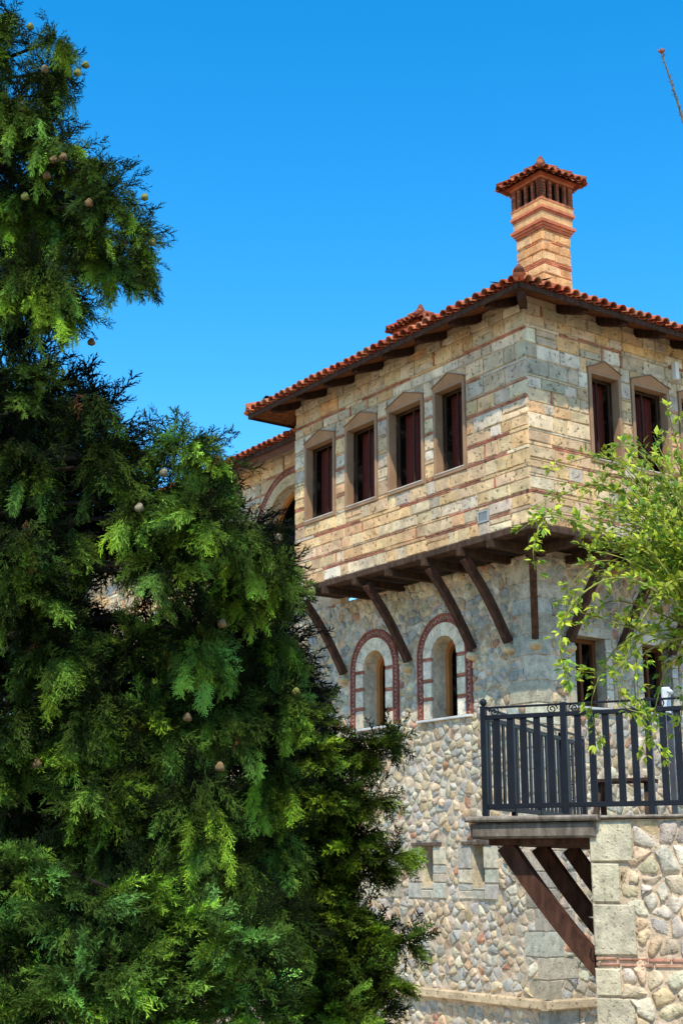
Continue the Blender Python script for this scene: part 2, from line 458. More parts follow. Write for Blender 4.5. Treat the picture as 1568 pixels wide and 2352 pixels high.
fwid = .06
def inner(a, b): return (a + fwid - .015, b - fwid + .015, ZS + fwid - .01, ZH - .04)
mb = MB()
wall_back(mb, FL, 0, UE, ZB, ZT + .1, [inner(a, b) for a, b in wl], MORT, (.07, .045, .03), .2)
wall_back(mb, FRr, 0, VE, ZB, ZT + .1, [inner(a, b) for a, b in wr], MORT, (.07, .045, .03), .2)
Fend = Fr(C + dL * UE, dR, dL)
wall_back(mb, Fend, 0, VE, ZB, ZT + .1, [], MORT, MORT)
Fbk = Fr(C + dR * VE, dL, dR)
wall_back(mb, Fbk, 0, UE, ZB - 8, ZT + .1, [], MORT, MORT)
ho = lambda a, b: (a - .012, b + .012, ZS - .012, ZH + .05)
vent = (sL(1124, 1187), sL(1099, 1187), 5.2, 5.39)
ashlar(mb, FL, -.018, UE + .02, ZB, ZT, [ho(a, b) for a, b in wl] + [vent], pal_up)
ashlar(mb, FRr, 0, VE, ZB, ZT, [ho(a, b) for a, b in wr], pal_up)
ashlar(mb, Fend, 0, 1.2, ZB, ZT, [], pal_up)
mb.build('ashlar_wall', 'ashlar', house)
TAUPE = (.34, .205, .12)
def window(fr, a, b):
    f = MB(); c = TAUPE
    fbox(f, fr, a, a + fwid, ZS, ZH, -.12, .04, c, .005); fbox(f, fr, b - fwid, b, ZS, ZH, -.12, .04, c, .005)
    fbox(f, fr, a + fwid, b - fwid, ZS, ZS + fwid, -.12, .038, c, .005); fbox(f, fr, a + fwid, b - fwid, ZH - .045, ZH, -.12, .038, c, .005)
    o = f.build('window', 'paint', house)
    p = MB(); m = (a + b) / 2
    prism(p, fr, [(a - .004, ZH - .004), (b + .004, ZH - .004), (b + .004, ZH + .045), (m, ZH + .2), (a - .004, ZH + .045)], -.02, .042, (.40, .20, .095))
    prism(p, fr, [(a - .018, ZH + .042), (m, ZH + .198), (b + .018, ZH + .042), (b + .018, ZH + .057), (m, ZH + .216), (a - .018, ZH + .057)], -.02, .055, (.22, .12, .07))
    p.build('pediment', 'paint', o)
    s = MB(); fbox(s, fr, a + fwid - .02, b - fwid + .02, ZS + fwid - .005, ZS + fwid + .014, -.14, .046, (.62, .54, .45), .004); s.build('sill', 'paint', o)
    s = MB(); x0, x1, z0, z1 = a + fwid, b - fwid, ZS + fwid + .014, ZH - .045
    for (p0, p1, q0, q1) in ((x0, x0 + .035, z0, z1), (x1 - .035, x1, z0, z1), (x0 + .035, x1 - .035, z0, z0 + .035), (x0 + .035, x1 - .035, z1 - .035, z1), (m - .012, m + .012, z0 + .035, z1 - .035)):
        fbox(s, fr, p0, p1, q0, q1, -.19, -.16, (.06, .03, .018), .004)
    s.build('sash', 'paint', o)
    s = MB(); s.add([fr.P(x0, z0, -.175), fr.P(x1, z0, -.175), fr.P(x1, z1, -.175), fr.P(x0, z1, -.175)], [(0, 1, 2, 3)], (1, 1, 1)); s.build('pane', 'glass', o)
    cu = MB()
    for (q0, q1) in ((x0, x0 + (x1 - x0) * .22), (x1 - (x1 - x0) * .42, x1)):
        n = 24; v = []
        for k in range(n + 1):
            h = -.34 + .035 * math.sin(k * 1.55 + a * 7)
            for zz in (z0 - .02, z1): v.append(fr.P(q0 + (q1 - q0) * k / n, zz, h))
        cu.add(v, [(2 * k, 2 * k + 2, 2 * k + 3, 2 * k + 1) for k in range(n)], (.13, .026, .016), True)
    cu.build('curtain', 'cloth', o)
for a, b in wl: window(FL, a, b)
for a, b in wr: window(FRr, a, b)
v_ = MB(); a, b, c, d = vent
for (p0, p1, q0, q1) in ((a, b, c, c + .025), (a, b, d - .025, d), (a, a + .025, c + .025, d - .025), (b - .025, b, c + .025, d - .025)): fbox(v_, FL, p0, p1, q0, q1, -.01, .03, (.34, .35, .34), .003)
for k in range(6): fbox(v_, FL, a + .035 + k * (b - a - .07) / 6, a + .045 + k * (b - a - .07) / 6, c + .025, d - .025, -.01, .024, (.30, .31, .31))
for k in range(4): fbox(v_, FL, a + .025, b - .025, c + .04 + k * .035, c + .05 + k * .035, -.01, .02, (.28, .29, .29))
v_.build('vent_grille', 'metal', house)
# ------------------------------------------------ lower walls
lo = []
for (x0, x1, yy) in ((810, 915, 1560), (962, 1085, 1540)):
    uc = (sL(x0, yy, FL2) + sL(x1, yy, FL2)) / 2; lo.append(uc)
HW = .335; SP = 3.5; SL = 2.46
slots = [(4.85, 5.13), (3.66, 3.97), (2.38, 2.67)]
holesL = [(u - HW, u + HW, SL, SP + HW, True) for u in lo] + [(a, b, -.30, .40) for a, b in slots]
annex = (8.0 - 1.0, 8.0 + 1.0, 5.4, 7.55, True)
UEA = 22.0
RT = 4.86
mb = MB()
wall_back(mb, FL2, 1.05, UEA, GZ - .3, RT, holesL, MORT2, (.70, .59, .42), .40)
dr = [(1.82, 2.5, 2.5, 3.62), (3.35, 4.05, 2.5, 3.62)]
wall_back(mb, FR2, 1.0, VE, GZ - .3, 4.95, dr, MORT2, (.46, .39, .28), .34)
qh = []; z = GZ; k = 0
while z < 4.72:
    h = U(.24, .40); wA = .52 if k % 2 else .28; wB = .30 if k % 2 else .56
    wA *= U(.85, 1.2); wB *= U(.85, 1.2)
    c = jit(rng.choice(CUT), .15)
    if z < -.2: wA *= .75; c = sc(c, .8)  # lower quoins darkened, balcony shadow put into the stone colour
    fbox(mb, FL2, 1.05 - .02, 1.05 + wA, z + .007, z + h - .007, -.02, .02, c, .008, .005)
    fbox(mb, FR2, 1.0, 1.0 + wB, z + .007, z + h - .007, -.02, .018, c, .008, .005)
    qh.append((0, 1.05 + wA + .01, z, z + h, wB + 1.01)); z += h; k += 1
hr = [(u - .72, u + .72, SL - .05, SP) for u in lo] + [(a - .36, b + .36, -.46, .47) for a, b in slots]
rubble(mb, FL2, 1.05, 7.9, GZ, RT, .16, .11, hr + [(q[0], q[1], q[2], q[3]) for q in qh] + [(1, 9, -1.98, -1.82)], RUB, .006, .026, [(u, SP, .72) for u in lo])
rubble(mb, FR2, 1.0, 5.2, GZ, RT, .165, .115, [(0, q[4], q[2], q[3]) for q in qh] + [(d[0] - .16, d[1] + .16, d[2] - .05, d[3] + .2) for d in dr], [sc(c, .88) for c in RUB], .006, .026)
mb.build('rubble_wall', 'rubble', house)
mb = MB()
wall_back(mb, FL2, UE - .3, UEA, RT, 8.3, [annex], MORT, (.52, .46, .34), .3)
ashlar(mb, FL2, UE - .1, UEA, RT, 8.22, [(6.6, 9.4, 4.0, 6.55), (6.68, 9.32, 6.5, 7.05), (6.82, 9.18, 7.0, 7.4), (7.2, 8.8, 7.35, 7.82)], lambda z, s: GOLD if rng.random() < .6 else GREY)
mb.build('wing_wall', 'ashlar', house)
def arch_ring(mbk, fr, uc, zs, r0, r1, n, h1, colf, g=.006, h0=-.02):
    for k in range(n):
        a0 = math.pi * k / n + g / r1; a1 = math.pi * (k + 1) / n - g / r1
        pts = [(uc + r0 * math.cos(a0), zs + r0 * math.sin(a0)), (uc + r1 * math.cos(a0), zs + r1 * math.sin(a0)), (uc + r1 * math.cos((a0 + a1) / 2), zs + r1 * math.sin((a0 + a1) / 2)), (uc + r1 * math.cos(a1), zs + r1 * math.sin(a1)), (uc + r0 * math.cos(a1), zs + r0 * math.sin(a1))]
        prism(mbk, fr, pts, h0, h1 + U(-.003, .003), colf(k))
PALE = (.43, .26, .175)
def arched(fr, uc, hw, zs, zsill, w1, w2, SC_):
    st = MB()
    arch_ring(st, fr, uc, zs, hw, hw + w1, 9, .035, lambda k: jit(SC_, .06), .004)
    for sg in (-1, 1):
        z = zsill
        while z < zs - .02:
            h = min(U(.28, .38), zs - z)
            if zs - z - h < .12: h = zs - z
            a, b = sorted((uc + sg * hw, uc + sg * (hw + w1)))
            if h > .2:
                fbox(st, fr, a, b, z + .005, z + h - .062, -.02, .035, jit(SC_, .1), .008)
                for t in (.06, .03): fbox(st, fr, a, b, z + h - t + .003, z + h - t + .025, -.02, .03, jit(BRICK[0], .2), .003)
            else: fbox(st, fr, a, b, z + .005, z + h - .005, -.02, .035, jit(SC_, .1), .008)
            z += h
    o = st.build('arched_window', 'orange', house)
    bk = MB(); r0 = hw + w1 + .006; r1 = hw + w1 + w2
    n = max(26, int(math.pi * r1 / .075))
    rm = r0 + (r1 - r0) * .25; rn = r0 + (r1 - r0) * .77
    DB = (.28, .095, .068)
    arch_ring(bk, fr, uc, zs, r0, rm, n // 2, .04, lambda k: jit(DB, .15), .002)
    n2 = int(n * 1.1)
    arch_ring(bk, fr, uc, zs, rm + .003, rn, n2, .028, lambda k: jit(sc(DB, .85), .15), .001)
    for k in range(n2):
        ra, rb = rm + .010, rn - .010
        a0 = math.pi * (k + .15) / n2; a1 = math.pi * (k + .6) / n2; am = math.pi * (k + .9) / n2; an = math.pi * (k + .45) / n2
        if k % 2: ra, rb = rb, ra
        prism(bk, fr, [(uc + ra * math.cos(a0), zs + ra * math.sin(a0)), (uc + rb * math.cos(a1), zs + rb * math.sin(a1)), (uc + rb * math.cos(am), zs + rb * math.sin(am)), (uc + ra * math.cos(an), zs + ra * math.sin(an))], .0, .034, jit(PALE, .2))
    arch_ring(bk, fr, uc, zs, rn + .003, r1, n // 2, .045, lambda k: jit(DB, .15), .002)
    for sg in (-1, 1):
        z = zsill; k = 0
        while z < zs - .01:
            h = min(.07, zs - z)
            for (p, q, hh_, cc) in ((r0, rm, .04, DB), (rm + .003, rn, .028, sc(DB, .85)), (rn + .003, r1, .045, DB)):
                a, b = sorted((uc + sg * p, uc + sg * q)); fbox(bk, fr, a, b, z + .001, z + h - .001, -.02, hh_, jit(cc, .15))
            pa, pb = (rm + .010, rn - .010) if k % 2 else (rn - .010, rm + .010)
            if h > .06: prism(bk, fr, [(uc + sg * pa, z + .008), (uc + sg * pb, z + h * .55), (uc + sg * pb, z + h - .006), (uc + sg * pa, z + h * .42)], .0, .034, jit(PALE, .2))
            z += h; k += 1
    bk.build('brick_arch', 'brick', o)
    s = MB(); fbox(s, fr, uc - hw - w1 - w2, uc + hw + w1 + w2, zsill - .045, zsill - .003, -.05, .07, (.60, .58, .54), .008); s.build('sill', 'paint', o)
    s = MB(); fwd = .085; c = (.46, .175, .05); H0, H1 = -.36, -.28
    if hw > .6: H0, H1 = -.29, -.22
    for sg in (-1, 1):
        a, b = sorted((uc + sg * hw, uc + sg * (hw - fwd))); fbox(s, fr, a, b, zsill, zs, H0, H1, c, .006)
    arch_ring(s, fr, uc, zs, hw - fwd, hw, 14, H1, lambda k: c, 0, H0)
    fbox(s, fr, uc - .025, uc + .025, zsill + .06, zs + hw - fwd, H0, H1 - .01, sc(c, .6), .006)
    fbox(s, fr, uc - hw + fwd, uc + hw - fwd, zsill, zsill + .06, H0, H1 - .005, c, .006)
    s.build('sash', 'paint', o)
    s = MB(); pts = [(uc - hw, zsill), (uc + hw, zsill)] + [(uc + hw * math.cos(math.pi * k / 14), zs + hw * math.sin(math.pi * k / 14)) for k in range(15)]
    s.add([fr.P(a, b, H0 + .03) for a, b in pts], [tuple(range(len(pts)))], (1, 1, 1)); s.build('pane', 'glass', o)
for u in lo: arched(FL2, u, HW, SP, SL, .22, .155, (.74, .63, .46))
arched(FL2, 8.0, 1.0, 6.55, 5.4, .22, .15, (.60, .44, .26))
for (a, b, c, d) in dr:
    s = MB(); fr = FR2
    for (p0, p1) in ((a - .14, a), (b, b + .14)):
        z = c
        while z < d - .01:
            h = min(.3, d - z); fbox(s, fr, p0, p1, z + .004, z + h - .004, -.02, .03, jit(rng.choice(CUT), .1), .008); z += h
    fbox(s, fr, a - .14, b + .14, d, d + .17, -.02, .034, jit(CUT[1], .1), .01)
    o = s.build('casement_window', 'ashlar', house)
    s = MB(); col = (.13, .05, .02)
    for (p0, p1, q0, q1) in ((a, a + .07, c, d), (b - .07, b, c, d), (a + .07, b - .07, c, c + .07), (a + .07, b - .07, d - .07, d), ((a + b) / 2 - .03, (a + b) / 2 + .03, c + .07, d - .07)): fbox(s, fr, p0, p1, q0, q1, -.28, -.2, col, .006)
    s.build('sash', 'paint', o)
    s = MB(); fbox(s, fr, a - .15, b + .15, c - .045, c - .003, -.05, .07, (.48, .49, .48), .01); s.build('sill', 'paint', o)
    s = MB(); s.add([fr.P(a, c, -.24), fr.P(b, c, -.24), fr.P(b, d, -.24), fr.P(a, d, -.24)], [(0, 1, 2, 3)], (1, 1, 1)); s.build('pane', 'glass', o)
WOOD = (.085, .05, .033); WOODG = (.14, .10, .075)
for (a, b) in slots:
    s = MB(); ashlar(s, FL2, a - .35, b + .35, -.45, .38, [(a, b, -.30, .40)], lambda z, s: CUT, .2, .34, .2, .3, 0, .008, .03, 0)
    prism(s, FL2, [(a, -.29), (b, -.29), (b, -.27), (a, -.27)], -.28, .025, CUT[1])
    o = s.build('loophole', 'rubble', house)
    s = MB(); fbox(s, FL2, a - .22, b + .22, .39, .45, -.1, .06, WOODG, .008); s.build('lintel', 'wood', o)
    s = MB(); s.add([FL2.P(a, -.27, .0), FL2.P(b, -.27, .0), FL2.P(b, -.10, -.38), FL2.P(a, -.10, -.38)], [(0, 1, 2, 3)], (.46, .38, .27)); s.add([FL2.P(a, -.10, -.38), FL2.P(b, -.10, -.38), FL2.P(b, .4, -.38), FL2.P(a, .4, -.38)], [(0, 1, 2, 3)], (.02, .018, .016)); s.build('splay', 'ashlar', o)  # stone slope plus near-black back face, slot shadow put into its colour
s = MB(); fbox(s, FL2, .95, 9, -1.97, -1.83, -.02, .13, (.62, .46, .28), .02); fbox(s, FR2, .87, 6, -1.97, -1.83, -.02, .128, (.60, .44, .27), .02); s.build('ledge', 'ashlar', house)
# ------------------------------------------------ timber jetty
s = MB()
fbox(s, FL, -.05, UE + .02, 4.89, 4.995, -.18, .045, WOOD, .01); s.build('jetty_beam', 'wood', house)
s = MB(); fbox(s, FRr, .18, VE, 4.89, 4.992, -.18, .043, WOOD, .01); s.build('jetty_beam', 'wood', house)
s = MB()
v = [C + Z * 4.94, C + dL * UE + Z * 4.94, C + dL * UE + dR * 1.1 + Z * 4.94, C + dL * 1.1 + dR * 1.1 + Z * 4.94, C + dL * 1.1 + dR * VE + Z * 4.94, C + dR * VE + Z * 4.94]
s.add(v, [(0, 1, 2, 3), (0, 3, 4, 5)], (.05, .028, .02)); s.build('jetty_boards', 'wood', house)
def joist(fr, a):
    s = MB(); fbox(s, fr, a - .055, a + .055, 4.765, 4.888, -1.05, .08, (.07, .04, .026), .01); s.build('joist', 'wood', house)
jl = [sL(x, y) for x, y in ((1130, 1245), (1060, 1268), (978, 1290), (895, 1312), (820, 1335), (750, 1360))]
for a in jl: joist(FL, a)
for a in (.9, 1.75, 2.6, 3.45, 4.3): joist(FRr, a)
def strut(top, bot, side):
    pts = []
    for k in range(9):
        t = k / 8; p = top.lerp(bot, t)
        p = p + Z * (.15 * math.sin(math.pi * t)) * .6
        pts.append(p)
    s = MB(); bar(s, pts, .11, .125, side, (.085, .042, .027)); return s.build('strut', 'wood', house)
def corbel(fr, a, z):
    s = MB()
    n = 9; v = []
    for (hh_, k) in ((-.02, 1.0), (.08, .95), (.15, .75), (.18, .35)):
        for i in range(n):
            an = 2 * math.pi * i / n; v.append(fr.P(a + math.cos(an) * .10 * k * U(.92, 1.08), z - .07 + (1 - k) * .03 + math.sin(an) * .075 * k * U(.92, 1.08), hh_))
    fs = [(r * n + i, r * n + (i + 1) % n, (r + 1) * n + (i + 1) % n, (r + 1) * n + i) for r in range(3) for i in range(n)] + [tuple(3 * n + i for i in range(n))]
    s.add(v, fs, jit((.60, .43, .25), .15), True); s.build('corbel', 'rubble', house)
for a in (1.6, 2.48, 4.18, 6.1):
    strut(FL.P(a, 4.75, -.05), FL2.P(a, 3.50, .07), dL); corbel(FL2, a, 3.45)
for a in (1.56 + .1, 2.83, 4.0):
    strut(FRr.P(a, 4.75, -.05), FR2.P(a, 3.50, .07), dR); corbel(FR2, a, 3.45)
dg = (dL + dR).normalized(); sd = Vector((dg.y, -dg.x, 0))
strut(C + dg * .12 + Z * 4.8, C + dL * 1.05 + dR * 1.0 - dg * .07 + Z * 3.50, sd)
corbel(Fr(C + dL * 1.05 + dR * 1.0, sd, -dg), 0, 3.45)
# ------------------------------------------------ roof
SLP = math.radians(21); tS_ = math.tan(SLP)
EZ = 8.44
EC = C - dL * .68 - dR * .70 + Z * EZ
LL = UE + .68 + .63; LR = VE + 1.4
MR = LL / 2
s = MB()
hipf = lambda ln: (lambda x: min(x, ln - x, MR))
tiles(s, EC, dL, dR, LL, hipf(LL), SLP, maxrun=MR)
tiles(s, EC, dR, dL, LR, hipf(LR), SLP, maxrun=MR)
tiles(s, EC + dL * LL, dR, -dL, LR, hipf(LR), SLP, maxrun=MR)
tiles(s, EC + dR * LR, dL, -dR, LL, hipf(LL), SLP, maxrun=MR)
roof = s.build('roof', 'tile', house)
s = MB()
rz = Z * (MR * tS_)
A1 = EC + dL * MR + dR * MR + rz; A2 = EC + dL * MR + dR * (LR - MR) + rz
for p, q in ((EC, A1), (EC + dL * LL, A1), (EC + dR * LR, A2), (EC + dL * LL + dR * LR, A2), (A1, A2)): hip(s, p + Z * .09, q + Z * .09)
tube(s, [EC + Z * .12 - dg * .04, EC + Z * .17 - dg * .02, EC + Z * .25 + dg * .02], [.085, .07, .025], 10, (.17, .07, .05))
s.build('ridge_tiles', 'tile', roof)
SOF = .08
def eaves(P0, d, nin, ln, over):
    s = MB(); fr = Fr(Vector((P0.x, P0.y, 0)), d, -nin)
    fbox(s, fr, .0, ln, P0.z - .105, P0.z - .015, -.035, .0, (.065, .034, .023), .006); s.build('fascia', 'wood', house)
    s = MB(); n = 6
    for k in range(n):
        h0 = .04 + (over + .02 - .04) * k / n; h1 = .04 + (over + .02 - .04) * (k + 1) / n - .006
        s.add([fr.P(h0, P0.z - SOF + h0 * tS_, -h0), fr.P(ln - h0, P0.z - SOF + h0 * tS_, -h0), fr.P(ln - h1, P0.z - SOF + h1 * tS_, -h1), fr.P(h1, P0.z - SOF + h1 * tS_, -h1)], [(0, 1, 2, 3)], jit((.19, .068, .03), .2))
    s.add([fr.P(0, P0.z - .05, -.03), fr.P(ln, P0.z - .05, -.03), fr.P(ln, P0.z - .04 + over * tS_, -over), fr.P(0, P0.z - .04 + over * tS_, -over)], [(0, 1, 2, 3)], (.04, .025, .02))
    s.build('soffit', 'wood', house)
eaves(EC, dL, dR, LL, .7); eaves(EC, dR, dL, LR, .68)
eaves(EC + dL * LL, dR, -dL, LR, .63)
def rafter(fr, a, over):
    z1 = EZ - SOF + over * tS_
    s = MB()
    pts = [fr.P(a, z1 - .065, -.02), fr.P(a, z1 - .065 - (over - .24) * tS_, over - .24), fr.P(a, z1 - .05 - (over - .15) * tS_, over - .15), fr.P(a, z1 - .02 - (over - .1) * tS_, over - .1)]
    bar(s, pts, .11, .125, fr.d, (.055, .029, .02)); s.build('rafter', 'wood', house)
k = 0
while .15 + k * .87 < UE:
    rafter(FL, .15 + k * .87, .7); k += 1
for k in range(8): rafter(FRr, .75 + k * .87, .68)
s = MB(); bar(s, [C + dg * .05 + Z * 8.46, C - dg * .5 + Z * 8.32, C - dg * .85 + Z * 8.27], .12, .13, sd, (.055, .029, .02)); s.build('rafter', 'wood', house)
EA = C + dL * (UE + .02) + dR * .3 + Z * 8.2
s = MB(); tiles(s, EA, dL, dR, UEA - UE, lambda x: 3.2, SLP, maxrun=3.2); s.build('wing_roof', 'tile', house)
eaves(EA, dL, dR, UEA - UE, .7)
# ------------------------------------------------ chimneys
def chimney(P, dz=0.0):
    a = .62
    ORG = [(.74, .38, .165), (.77, .43, .20), (.68, .33, .14), (.75, .44, .225), (.66, .35, .165)]
    OBR = [(.54, .17, .085), (.58, .20, .10), (.48, .145, .075)]
    ctr = P + dL * .33 + dR * .33
    def faces(hw):
        out = []
        for (d, n) in ((dL, -dR), (dR, -dL), (dL, dR), (dR, dL)): out.append(Fr(ctr + n * hw - d * hw, d, n))
        return out
    s = MB(); zb = 8.6; zc = 10.56 + dz
    for i, fr in enumerate(faces(a / 2)):
        s.add([fr.P(0, zb), fr.P(a, zb), fr.P(a, zc), fr.P(0, zc)], [(0, 1, 2, 3)], (.62, .36, .18))
        z = zb + .02; e = .02 if i in (0, 2) else 0
        k = 0
        while z < zc - .03:
            h = min(.17, zc - z)
            spl = a * (.42 if k % 2 else .62)
            for (p, q) in ((-e, spl), (spl, a + e)): fbox(s, fr, p + .004, q - .004, z + .005, z + h - .005, -.02, .022 + U(-.006, .006), jit(rng.choice(ORG), .1), .012, .01)
            z += h
            if k in (2, 6) and z < zc - .1:
                for t in (0, .034):
                    x = -e
                    while x < a + e - .02:
                        bw = min(U(.14, .24), a + e - x)
                        if a + e - x - bw < .06: bw = a + e - x
                        fbox(s, fr, x + .002, x + bw - .002, z + t + .002, z + t + .031, -.02, .02 + U(-.004, .003), jit(rng.choice(OBR), .15), .004); x += bw
                z += .07
            elif k in (4, 8) and z < zc - .1:
                x0 = a * U(.1, .4)
                fbox(s, fr, x0, x0 + .26, z + .002, z + .03, -.02, .02, jit(rng.choice(OBR), .15), .004); z += .032
            k += 1
    ch = s.build('chimney', 'orange', house)
    cr = MB()
    def ring(hw, z0, z1, col):
        f = Fr(ctr - dL * hw, dL, -dR)
        fbox(cr, f, 0, 2 * hw, z0, z1, -hw, hw, col, 0.0)
    zz = zc
    for hw, h, c in ((.34, .045, OBR[0]), (.365, .045, OBR[1]), (.395, .055, OBR[0]), (.355, .16, ORG[1]), (.37, .04, OBR[2]), (.395, .05, OBR[1]), (.375, .11, ORG[0]), (.385, .035, OBR[1])):
        ring(hw, zz, zz + h, jit(c, .08)); zz += h + .0005
    cr.build('brick_cornice', 'brick', ch)
    z0 = zz; z1 = 11.47 + dz; PW = .05
    for fi, fr in enumerate(faces(.37)):
        for k in range(4):
            x = k * (.74 - PW) / 4 + (.02 if k else 0)
            q = MB()
            w_ = .10 if k == 0 else PW
            fbox(q, fr, x, x + w_, z0, z1, -w_, 0, jit(sc(OBR[2], .5), .2), .0)
            zt = z0
            while zt < z1 - .03:
                fbox(q, fr, x - .004, x + w_ + .004, zt + .008, min(zt + .05, z1), -w_ + .01, .004, jit(sc(rng.choice(OBR), .5), .2)); zt += .058
            q.build('vent_pillar', 'brick', ch)
    cr = MB(); f = Fr(ctr - dL * .27, dL, -dR); fbox(cr, f, 0, .54, z0, z1, -.27, .27, (.010, .008, .007)); cr.build('slot_shade_core', 'brick', ch)  # near-black block added so the vent slots read as shaded
    cr = MB(); ring(.39, z1, z1 + .05, sc(OBR[1], .7)); ring(.43, z1 + .0505, z1 + .09, sc(OBR[0], .7)); cr.build('cap_slab', 'brick', ch)
    cr = MB(); hw = .52; sl_ = math.radians(37)
    c0 = Vector((ctr.x, ctr.y, 0)) + Z * (z1 + .07)
    for (d, n) in ((dL, -dR), (dR, -dL), (dL, dR), (dR, dL)):
        tiles(cr, c0 + n * hw - d * hw, d, -n, 2 * hw, lambda x: min(x, 2 * hw - x), sl_, .155, .06, .22, True, hw, .68)
    ap = c0 + Z * (hw * math.tan(sl_) + .03)
    for sa in (-1, 1):
        for sb in (-1, 1): hip(cr, c0 + dL * hw * sa + dR * hw * sb + Z * .05, ap, .065, .22, .68)
    tube(cr, [ap - Z * .06, ap + Z * .06, ap + Z * .17], [.11, .085, .03], 10, (.2, .07, .045))
    cr.build('tiled_cap', 'tile', ch)
chimney(C + dL * 1.0 + dR * 1.44)
c2 = Vector((1.74, 28.6, 0)); chimney(c2 - dL * .33 - dR * .33, -.04)
s = MB(); a = 3.27
fbox(s, FRr, a, a + .09, 7.9, 8.2, .03, .12, (.75, .75, .73), .01); s.build('alarm_box', 'white', house)
# ================================================================== TERRACE
tF = Vector((.9, -.436, 0)).normalized(); tS = Vector((.436, .9, 0)).normalized()
T0 = Vector((1.48, 14.6, 0))
FT = Fr(T0, tF, -tS)
ter = thing('stone_terrace', T0 + tF * 2.3 + tS * 1.8 + Z * GZ, 'stone terrace with brick bands and an overhanging timber platform on diagonal braces', 'terrace')
TW = 3.6; TD = 3.7; TX = 1.1; WT = .485
s = MB()
s.add([FT.P(TX, GZ - .2), FT.P(TW, GZ - .2), FT.P(TW, WT), FT.P(TX, WT)], [(0, 1, 2, 3)], sc(MORT2, 1.05))
FTs = Fr(T0 + tF * TX, tS, -tF)
s.add([FTs.P(0, GZ - .2), FTs.P(TD, GZ - .2), FTs.P(TD, WT), FTs.P(0, WT)], [(0, 1, 2, 3)], MORT2)
FTb = Fr(T0 + tS * TD, tF, tS); s.add([FTb.P(TX, GZ - .2), FTb.P(TW, GZ - .2), FTb.P(TW, WT), FTb.P(TX, WT)], [(0, 1, 2, 3)], MORT2)
FTe = Fr(T0 + tF * TW, tS, tF); s.add([FTe.P(0, GZ - .2), FTe.P(TD, GZ - .2), FTe.P(TD, WT), FTe.P(0, WT)], [(0, 1, 2, 3)], MORT2)
qh = []
z = WT - .01; k = 0
CUT2 = [(.56, .50, .36), (.60, .51, .35), (.53, .48, .38), (.57, .47, .31)]
while z > GZ:
    h = U(.26, .44); wA = (.24 if k % 2 else .36) * U(.9, 1.15); wB = .5 if k % 2 else .3
    if z > -.8 and z - h < -.68: h = z + .8
    if h > .1:
        c = jit(rng.choice(CUT2), .12)
        fbox(s, FT, TX - .02, TX + wA, z - h + .007, z - .007, -.02, .03, c, .012, .007)
        if z < .35: fbox(s, FTs, 0, wB, z - h + .007, z - .007, -.02, .026, c, .012, .007)
        qh.append((0, TX + wA + .012, z - h, z))
    z -= h; k += 1
    if abs(z + .8) < .06:
        for t in (0, .05):
            x = TX - .015
            while x < TW:
                bw = U(.2, .34); fbox(s, FT, x + .006, x + bw - .006, z - t - .045, z - t - .008, -.02, .022 + U(-.006, .005), jit((.52, .27, .185), .22), .008, .005); x += bw
        qh.append((0, TW + 1, z - .105, z)); z -= .105
TR = [(.64, .54, .38), (.64, .47, .29), (.65, .52, .36), (.53, .47, .39), (.71, .61, .47), (.58, .44, .28), (.59, .51, .40), (.62, .47, .31), (.49, .46, .40)]
rubble(s, FT, TX, TW, GZ, WT - .01, .185, .12, qh, TR, .009, .032)
rubble(s, FTs, 0, TD, GZ, .24, .30, .2, [(-.1, .5, GZ - 1, 1)], TR, .02, .05)
s.build('retaining_wall', 'rubble', ter)
s = MB(); WG = (.20, .165, .135)
fbox(s, FT, -.14, TX + .06, .31, .47, -.16, .075, WG, .02, .006)
FTl = Fr(T0 - tF * .14, tS, -tF); fbox(s, FTl, -.02, TD, .31, .465, -.16, .03, WG, .015)
fbox(s, FT, -.02, TX - .01, .25, .31, -TD + .1, -.12, (.10, .05, .036), 0)
s.build('platform_beam', 'wood', ter)
s = MB()
fbox(s, FT, -.2, TX + .1, .475, .535, -.3, .13, (.27, .225, .185), .018, .006)
fbox(s, FT, TX + .1, TW, .49, .53, -.3, .07, (.30, .25, .20), .014, .006)
fbox(s, FT, -.2, TW, .49, .53, -TD, -.3, (.30, .25, .20), .0)
s.build('deck', 'wood', ter)
for t in (.25, 1.35, 2.5):
    s = MB(); p0 = FT.P(.12, .25, -t); p1 = FT.P(TX + .02, -1.0, -t)
    pts = [p0.lerp(p1, k / 8) + Z * (-.05 * math.sin(math.pi * k / 8)) for k in range(9)]
    bar(s, pts, .15, .17, tS, (.085, .04, .028)); s.build('brace', 'wood', ter)
rail = thing('metal_railing', T0 + Z * .535, 'dark grey iron railing with flat balusters along the terrace edge', 'railing')
IR = (.012, .014, .02)
def vbar(fr, a, h, z0, z1, wd, th, name):
    s = MB(); fbox(s, fr, a - wd / 2, a + wd / 2, z0, z1, h - th / 2, h + th / 2, IR, .003); return s.build(name, 'metal', rail)
FS = Fr(T0, tS, -tF)
fpost = [0, .86, 1.72, 2.58, 3.44]; spost = [.9, 1.8, 2.7, 3.6]
for a in fpost:
    o = vbar(FT, a, 0, .525, 1.66, .06, .06, 'post')
    if a == 0:
        s = MB(); ctr = FT.P(0, 1.70, 0); tube(s, [ctr + Z * z_ for z_ in (-.04, -.025, 0, .025, .04)], [.012, .032, .04, .032, .008], 10, IR); s.build('ball_finial', 'metal', o)
for a in spost: vbar(FS, a, 0, .525, 1.62, .055, .055, 'post')
for i in range(4):
    for k in range(1, 6): vbar(FT, fpost[i] + .86 * k / 6, 0, .66, 1.52, .07, .016, 'baluster')
    for k in range(1, 6): vbar(FS, spost[i] - .9 + .9 * k / 6, 0, .66, 1.52, .07, .016, 'baluster')
